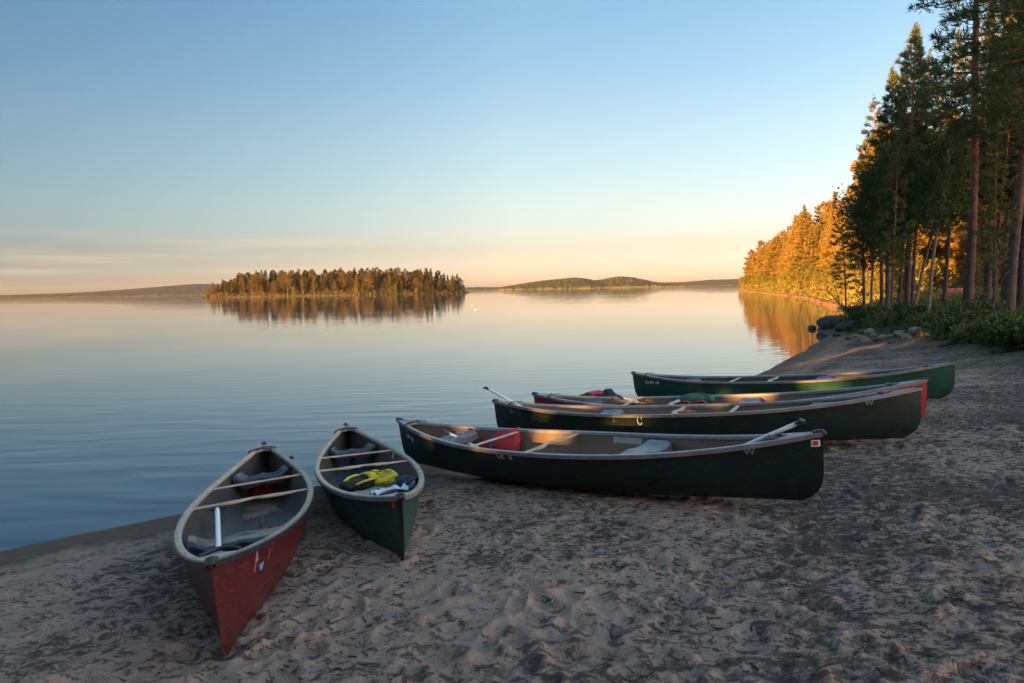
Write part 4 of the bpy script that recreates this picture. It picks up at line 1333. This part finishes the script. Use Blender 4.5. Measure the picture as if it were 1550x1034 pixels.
ROCKS = [(1257, 489, 34, 'rock_dark', 'largest dark boulder at the water edge below the near wood'), (1276, 495, 22, 'rock_dark', 'dark boulder in the water right of the largest boulder'),
         (1291, 494, 26, 'rock_dark', 'dark boulder third from the water edge'), (1229, 496, 10, 'rock_dark', 'small dark stone poking out of the lake'),
         (1266, 507, 9, 'rock_dark', 'small dark stone at the foot of the boulders'), (1306, 503, 12, 'rock_dark', 'dark stone where the boulders meet the sand'),
         (1296, 509, 10, 'rock_red', 'reddish stone where the boulders meet the sand'), (1305, 512, 11, 'rock_light', 'pale stone low at the left of the stone row'),
         (1317, 503, 14, 'rock_light', 'pale stone leaning on the bushes at the left of the row'), (1312, 517, 13, 'rock_red', 'flat reddish stone in front of the row'),
         (1337, 510, 10, 'rock_light', 'rounded pale stone in the middle of the row'), (1328, 515, 8, 'rock_dark', 'small dark stone in the middle of the row'),
         (1345, 519, 8, 'rock_dark', 'small grey stone on the sand before the row'), (1350, 509, 9, 'rock_light', 'small pale stone left of the two big pale stones'),
         (1364, 505, 17, 'rock_light', 'big pale stone, left of the pair below the bushes'), (1386, 503, 20, 'rock_light', 'big pale pink stone, right of the pair below the bushes'),
         (1372, 511, 13, 'rock_light', 'flat pale slab under the two big pale stones'), (1401, 505, 12, 'rock_red', 'reddish stone right of the pale pair'),
         (1413, 513, 10, 'rock_dark', 'grey stone half under the bushes on the right'), (1441, 519, 12, 'rock_dark', 'grey-blue stone lying out on the sand on the right'),
         (1425, 523, 8, 'rock_dark', 'small grey stone left of the grey-blue stone'), (1520, 531, 11, 'rock_dark', 'grey stone under the bushes near the right edge'),
         (1283, 513, 8, 'rock_dark', 'small dark stone in the wet sand by the water'), (1323, 507, 9, 'rock_red', 'small reddish stone behind the middle of the row')]
RM = {}
for k, (px, py, wpx, mt, lab) in enumerate(ROCKS):
    P = hit(px, py + wpx * .22)
    r = wpx / FPX * P[1] / 2 * (1.2 if wpx > 20 else 1.4)
    o = add('rock', rock_mesh(100 + k, M[mt]))
    o.location = (P[0], P[1], max(P[2], 0) + r * .25); o.scale = (r, r, r); o.rotation_euler = (0, 0, k * 1.7)
    tag(o, lab, 'rock', 'stones along the edge of the wood')

M['rock_shore'] = simple('rock_shore', (.10, .058, .042), .9, .5, 3, bumps=.4)
# stony rim along the golden shore: countless small stones
g = np.random.default_rng(9)
base = rock_mesh(7, M['rock_red']); bv = np.array([v.co[:] for v in base.vertices]); bf = np.array([p.vertices[:] for p in base.polygons if len(p.vertices) == 4])
VV, FF, n = [], [], 0
sub = np.arange(len(bv))
for k in range(1500):
    s = g.uniform(3, cum[-1]); p = shore_at(s, g.uniform(-.5, 1.3)); r = g.uniform(.12, .42)
    a = g.uniform(0, 6.28); Rz = np.array([[math.cos(a), -math.sin(a), 0], [math.sin(a), math.cos(a), 0], [0, 0, 1]])
    VV.append((bv * r * [1, 1, .8]) @ Rz.T + [p[0], p[1], .05 + r * .1]); FF.append(bf + n); n += len(bv)
tag(add('shore_stones', mesh_np('shore_stones', np.concatenate(VV), FF, M['rock_shore'], smooth=True)), 'rim of small sunlit stones along the golden shore', 'stones', kind='stuff')


def shrub_mesh(seed, R_, H, n, ts, mat, k=5, w=.6):
    """a low bush: leaf sprays on many thin stems"""
    g = np.random.default_rng(seed)
    st = Geo(); C, D = [], []
    for i in range(max(6, n // 22)):
        a = g.uniform(0, 6.28); rr = R_ * math.sqrt(g.random()); h = H * g.uniform(.5, 1.0) * (1 - .45 * (rr / R_) ** 2)
        P = np.array([[.25 * rr * math.cos(a), .25 * rr * math.sin(a), -.05], [.7 * rr * math.cos(a), .7 * rr * math.sin(a), h * .55], [rr * math.cos(a), rr * math.sin(a), h]])
        st.put(*tube_np(P, np.array([.012, .008, .003]), 4))
        m = 22; s = g.uniform(.2, 1.02, m)
        q = np.stack([np.interp(s, [0, .5, 1], P[:, j]) for j in range(3)], -1) + g.normal(0, .10, (m, 3)) * [1.2, 1.2, .8] * R_ ** .5
        C.append(q); d = q * [1, 1, 0] + [0, 0, .5] + g.normal(0, .3, (m, 3)); D.append(d / np.linalg.norm(d, axis=1)[:, None])
    C, D = np.concatenate(C), np.concatenate(D)
    cw = Geo(); cw.put(*tuft_tris(C, D, ts, k, ts * w, g, 1.0))
    return mesh_np('stems', np.concatenate(st.V), st.F, M['dead'], smooth=True), mesh_np('foliage', np.concatenate(cw.V), cw.F, mat)


SHR = [shrub_mesh(70, .7, .8, 1000, .085, M['shrub']), shrub_mesh(71, .8, .65, 1100, .08, M['leaf']), shrub_mesh(72, .65, .95, 900, .09, M['shrub'])]
BUSH = [(1318, 484, 0, 1.2, 'green bush above the dark boulders at the left end'), (1338, 486, 1, 1.05, 'yellow-green bush behind the middle of the stone row'), (1298, 474, 2, 1.3, 'dark bush at the tip of the point above the water'),
        (1362, 480, 2, 1.2, 'bush under the cluster of trunks'), (1392, 484, 0, 1.2, 'bush above the pale pair of stones'), (1420, 488, 1, 1.0, 'yellow-green bush right of the pale pair'),
        (1440, 494, 2, 1.1, 'green bush in front of the tall orange-trunked pine'), (1470, 502, 0, 1.15, 'green bush right of the tall orange-trunked pine'), (1498, 508, 1, 1.0, 'bush at the foot of the stout pine'),
        (1524, 514, 2, 1.1, 'dark bush below the stout pine near the right edge'), (1546, 520, 0, 1.1, 'bush at the right edge of the picture'), (1480, 488, 2, 1.3, 'tall bush between the two big front trunks')]
for k, (px, py, i, sc, lab) in enumerate(BUSH):
    P = hit(px, py + 6)
    r = empty('bush', lab, 'bush', 'bushes along the edge of the wood', loc=(P[0], P[1], P[2] - .02))
    r.rotation_euler = (0, 0, k * 2.1); r.scale = (sc, sc, sc * .9)
    add('stems', SHR[i][0], r); add('foliage', SHR[i][1], r)

# ground cover of the wood floor: uncountable low sprigs
g = np.random.default_rng(12)
n = 110000
xx = g.uniform(8.5, 34, n); yy = 8 + 34 * g.random(n)
bk = bankness(xx, yy); keep = (bk > .72) & (sdist(xx, yy) > .8) & (g.random(n) < np.clip(1.3 - np.hypot(xx, yy) / 60, .2, 1)) & (fbm(xx * .5, yy * .5, 3, 8) > -.25)
xx, yy = xx[keep], yy[keep]
zz = ground_base(xx, yy)[0]
C = np.stack([xx, yy, zz + g.uniform(.0, .42, len(xx)) * sstep(.5, 1, bankness(xx, yy)) * (1 + .6 * fbm(xx * .6, yy * .6, 2, 3))], -1)
V, F = tuft_tris(C, np.tile([0, 0, 1.0], (len(C), 1)), .11, 3, .05, g, 1.0)
tag(add('undergrowth', mesh_np('undergrowth', V, [F], M['shrub'])), 'low blueberry and heather cover on the floor of the near wood', 'undergrowth', kind='stuff')
# sunlit grass floor beyond the near wood
n = 14000
xx = g.uniform(20, 62, n); yy = g.uniform(42, 72, n); keep = sdist(xx, yy) > .6; xx, yy = xx[keep], yy[keep]
C = np.stack([xx, yy, ground_base(xx, yy)[0] + g.uniform(0, .5, len(xx))], -1)
V, F = tuft_tris(C, np.tile([0, 0, 1.0], (len(C), 1)), .4, 3, .15, g, .9)
tag(add('tall_grass', mesh_np('tall_grass', V, [F], M['leaf'])), 'sunlit grass and sprigs in the clearing beyond the near trunks', 'grass', kind='stuff')

# dome tent among the trees
x, y = at_px(1456, 46)
tent = empty('tent', 'red and dark blue dome tent pitched among the trees', 'tent', loc=(x, y, gz(x, y) - .05))
mb = MB(); md = MB()
az = np.linspace(0, 2 * math.pi, 25); el = np.linspace(0, math.pi / 2, 9)
def dome(a, e):
    s = 1 + .06 * np.cos(4 * a)
    return np.stack([1.45 * s * np.cos(a) * np.cos(e) ** .8, 1.1 * s * np.sin(a) * np.cos(e) ** .8, 1.1 * np.sin(e) ** .9], -1)
A_, E_ = np.meshgrid(az, el, indexing='ij')
md.grid(dome(A_, E_), 0); md.build('inner_dome', M['tent_dark'], tent)
A_, E_ = np.meshgrid(np.linspace(R(165), R(252), 15), np.linspace(0, 1.0, 8), indexing='ij')
G = dome(A_, E_) * [1.03, 1.03, 1.02]; G[..., 2] *= 1.0; mb.grid(G, 0); mb.grid(G * .985, 0, flip=True)
mb.build('door_panel', M['tent_red'], tent)
mb = MB()
for a0 in (R(45), R(135)):
    e = np.linspace(0, math.pi, 25); a = np.where(e < math.pi / 2, a0, a0 + math.pi); ee = np.minimum(e, math.pi - e)
    mb.tube(dome(a, ee) * 1.035, .018, 6)
mb.build('poles', M['black'], tent)

# ------------------------------------------------------------------ litter and sticks on the sand
g = np.random.default_rng(15)
n = 14000
r = 2.0 + 13 * g.random(n) ** 1.5; an = np.radians(g.uniform(-40, 40, n))
xx, yy = r * np.sin(an), r * np.cos(an)
s = sdist(xx, yy); keep = (s > 1.4) & (fbm(xx * .8, yy * .8, 3, 61) + .35 * sstep(-1, 3, xx) + g.normal(0, .06, n) > .16)
xx, yy = xx[keep], yy[keep]; n = len(xx)
zz = ground_base(xx, yy)[0] + micro(xx, yy, sdist(xx, yy)) + .004
L = .006 + .03 * g.random(n) ** 2.2; W = g.uniform(.0015, .0045, n); a = g.uniform(0, 6.28, n)
d = np.stack([np.cos(a), np.sin(a), g.uniform(-.15, .25, n)], -1); p = np.stack([-np.sin(a), np.cos(a), 0 * a], -1)
c = np.stack([xx, yy, zz], -1)
V = np.stack([c - d * L[:, None] - p * W[:, None], c - d * L[:, None] + p * W[:, None], c - d * L[:, None] + [0, 0, .006], c + d * L[:, None] - p * W[:, None], c + d * L[:, None] + p * W[:, None], c + d * L[:, None] + [0, 0, .006]], 1).reshape(-1, 3)
k = np.arange(n)[:, None] * 6
F = [k + np.array(q) for q in ([0, 1, 4, 3], [1, 2, 5, 4], [2, 0, 3, 5])]
M['litter'] = foliage_mat('litter', (.035, .024, .018), (.20, .15, .115), 0)
tag(add('beach_litter', mesh_np('beach_litter', V, F, M['litter'])), 'dark twigs, needles and bark bits scattered over the sand', 'litter', kind='stuff')

STICKS = [([(822, 905), (838, 912), (834, 916)], .006, 'pale bent twig on the sand in the foreground middle'), ([(1231, 748), (1247, 768)], .006, 'pale straight twig by the right end of the large green canoe'),
          ([(757, 886), (778, 862)], .005, 'thin pale reed on the sand below the large green canoe'), ([(1295, 861), (1330, 852)], .010, 'dark twig lying on the sand at the lower right'),
          ([(925, 966), (960, 957), (990, 948)], .014, 'dark stick half buried in the foreground sand'), ([(352, 1000), (372, 985), (380, 975)], .010, 'dark twig beside the bow of the near red canoe'),
          ([(1045, 918), (1060, 912)], .006, 'short dark twig on the sand right of the foreground'), ([(500, 946), (524, 938)], .010, 'short grey stick right of the near red canoe')]
for pl, r, lab in STICKS:
    P = np.array([hit(*q) for q in pl]); P[:, 2] = [gz(q[0], q[1]) + .012 for q in P]
    if len(P) == 2: P = np.array([P[0], (P[0] + P[1]) / 2 + [.006, .006, .004], P[1]])
    c = P.mean(0); mb = MB(); mb.tube(P - c, np.linspace(r, r * .6, len(P)), 7)
    o = tag(mb.build('stick', M['dead'] if 'pale' in lab or 'grey' in lab else M['rock_dark']), lab, 'stick', 'sticks on the sand'); o.location = c

# ------------------------------------------------------------------ the wood behind the photographer: it shades the beach and lets a few beams through
g = np.random.default_rng(77)
SH2 = np.array([-math.sin(SUN_PHI), -math.cos(SUN_PHI)]); NC = np.array([math.cos(SUN_PHI), -math.sin(SUN_PHI)])
spots = []
for c in np.arange(-19, 40, 1.9):
    for t in (24, 28, 33):
        q = SH2 * (t + g.uniform(-1.5, 1.5)) + NC * (c + g.uniform(-.9, .9)); spots.append(q)
for a in np.arange(-170, -60, 8):
    for rr in (24,): spots.append(np.array([rr * math.cos(R(a + g.uniform(-2, 2))) + 6, rr * math.sin(R(a)) + 1]))
VV, FF, n = [], [], 0
crowns = []
for q in spots:
    i = int(g.integers(3)); tr, cw = FAR_P[i][2]
    H = g.uniform(13.5, 17) + (3.2 if (-13.5 < q @ NC < 6 and q @ SH2 > 15) else 0); sc = H / 16; a = g.uniform(0, 6.28)
    Rz = np.array([[math.cos(a), -math.sin(a), 0], [math.sin(a), math.cos(a), 0], [0, 0, 1]])
    z = max(gz(*q), .3)
    for gm, lst in ((tr, 0), (cw, 1)):
        V = (np.concatenate(gm.V) @ Rz.T) * sc * ([1.1, 1.1, 1] if lst else [1, 1, 1]) + [q[0], q[1], z]
        for f in gm.F: FF.append((f + n, lst))
        VV.append(V); n += len(V)
# young growth added up into the crowns to stop sun leaking through
m = 20000
c = g.uniform(-21, 40, m); t = g.uniform(22, 35, m); xy = SH2[None] * t[:, None] + NC[None] * c[:, None]
C = np.stack([xy[:, 0], xy[:, 1], g.uniform(.3, 14.0, m)], -1)
V, F = tuft_tris(C, np.tile([0, 0, .4], (m, 1)), .9, 3, .5, g, 1.0)
FF.append((F + n, 1)); VV.append(V); n += len(V)
VV = np.concatenate(VV)
# gaps cut in the foliage along sun rays, so beams reach chosen spots
BEAMS = []
def beam(P, r, squash=1.0): BEAMS.append((np.asarray(P, float), r))
def beam_hull(key, px, py, side, r):
    t, v = on_hull(key, px, py, side); beam(c_world(key, hull_pt(t, v, side)), r)
for px in (1212, 1238, 1262, 1284): beam_hull('f', px, 577, 1, .06)
for px, py in ((692, 654), (716, 655), (815, 658), (840, 659), (866, 660)): beam_hull('c', px, py, -1, .03)
for px in (965, 1125, 1160): beam_hull('e', px, 599, -1, .0)
for px, py in ((1300, 529), (1330, 523), (1270, 538), (1385, 514), (1180, 560)): beam(hit(px, py), .12)
for px, py in ((1262, 868), (1325, 848), (1115, 902)): beam(hit(px, py), -.07)
keepF, keepM = [], []
for f, mi in FF:
    cen = VV[f].mean(1)
    ok = np.ones(len(f), bool)
    for P, rr in BEAMS:
        d = cen - P; al = d @ SUN; per = np.linalg.norm(d - al[:, None] * SUN, axis=1)
        ok &= ~((per < rr + .19) & (al > 2)) if mi == 1 else ~((per < rr + .12) & (al > 2))
    keepF.append(f[ok]); keepM.append(mi)
me = mesh_np('forest', VV, keepF, [M['bark_far'], M['needle_far']], [m_ for m_, f in zip(keepM, keepF) if len(f)])
tag(add('forest', me), 'dense pine wood behind the beach that shades it', 'forest', kind='stuff')

# ------------------------------------------------------------------ evening haze over the lake
mb = MB(); mb.box((0, 0, 48), (12800, 12800, 104))
m, nt, b, o = newmat('haze')
nt.nodes.remove(b)
vol = N(nt, 'ShaderNodeVolumePrincipled', ins={'Color': (.75, .86, 1.0, 1), 'Density': 2.2e-5, 'Anisotropy': 0.0})
nt.links.new(vol.outputs[0], o.inputs['Volume'])
tag(mb.build('haze', m, smooth=False), 'thin evening haze over the lake', kind='stuff')
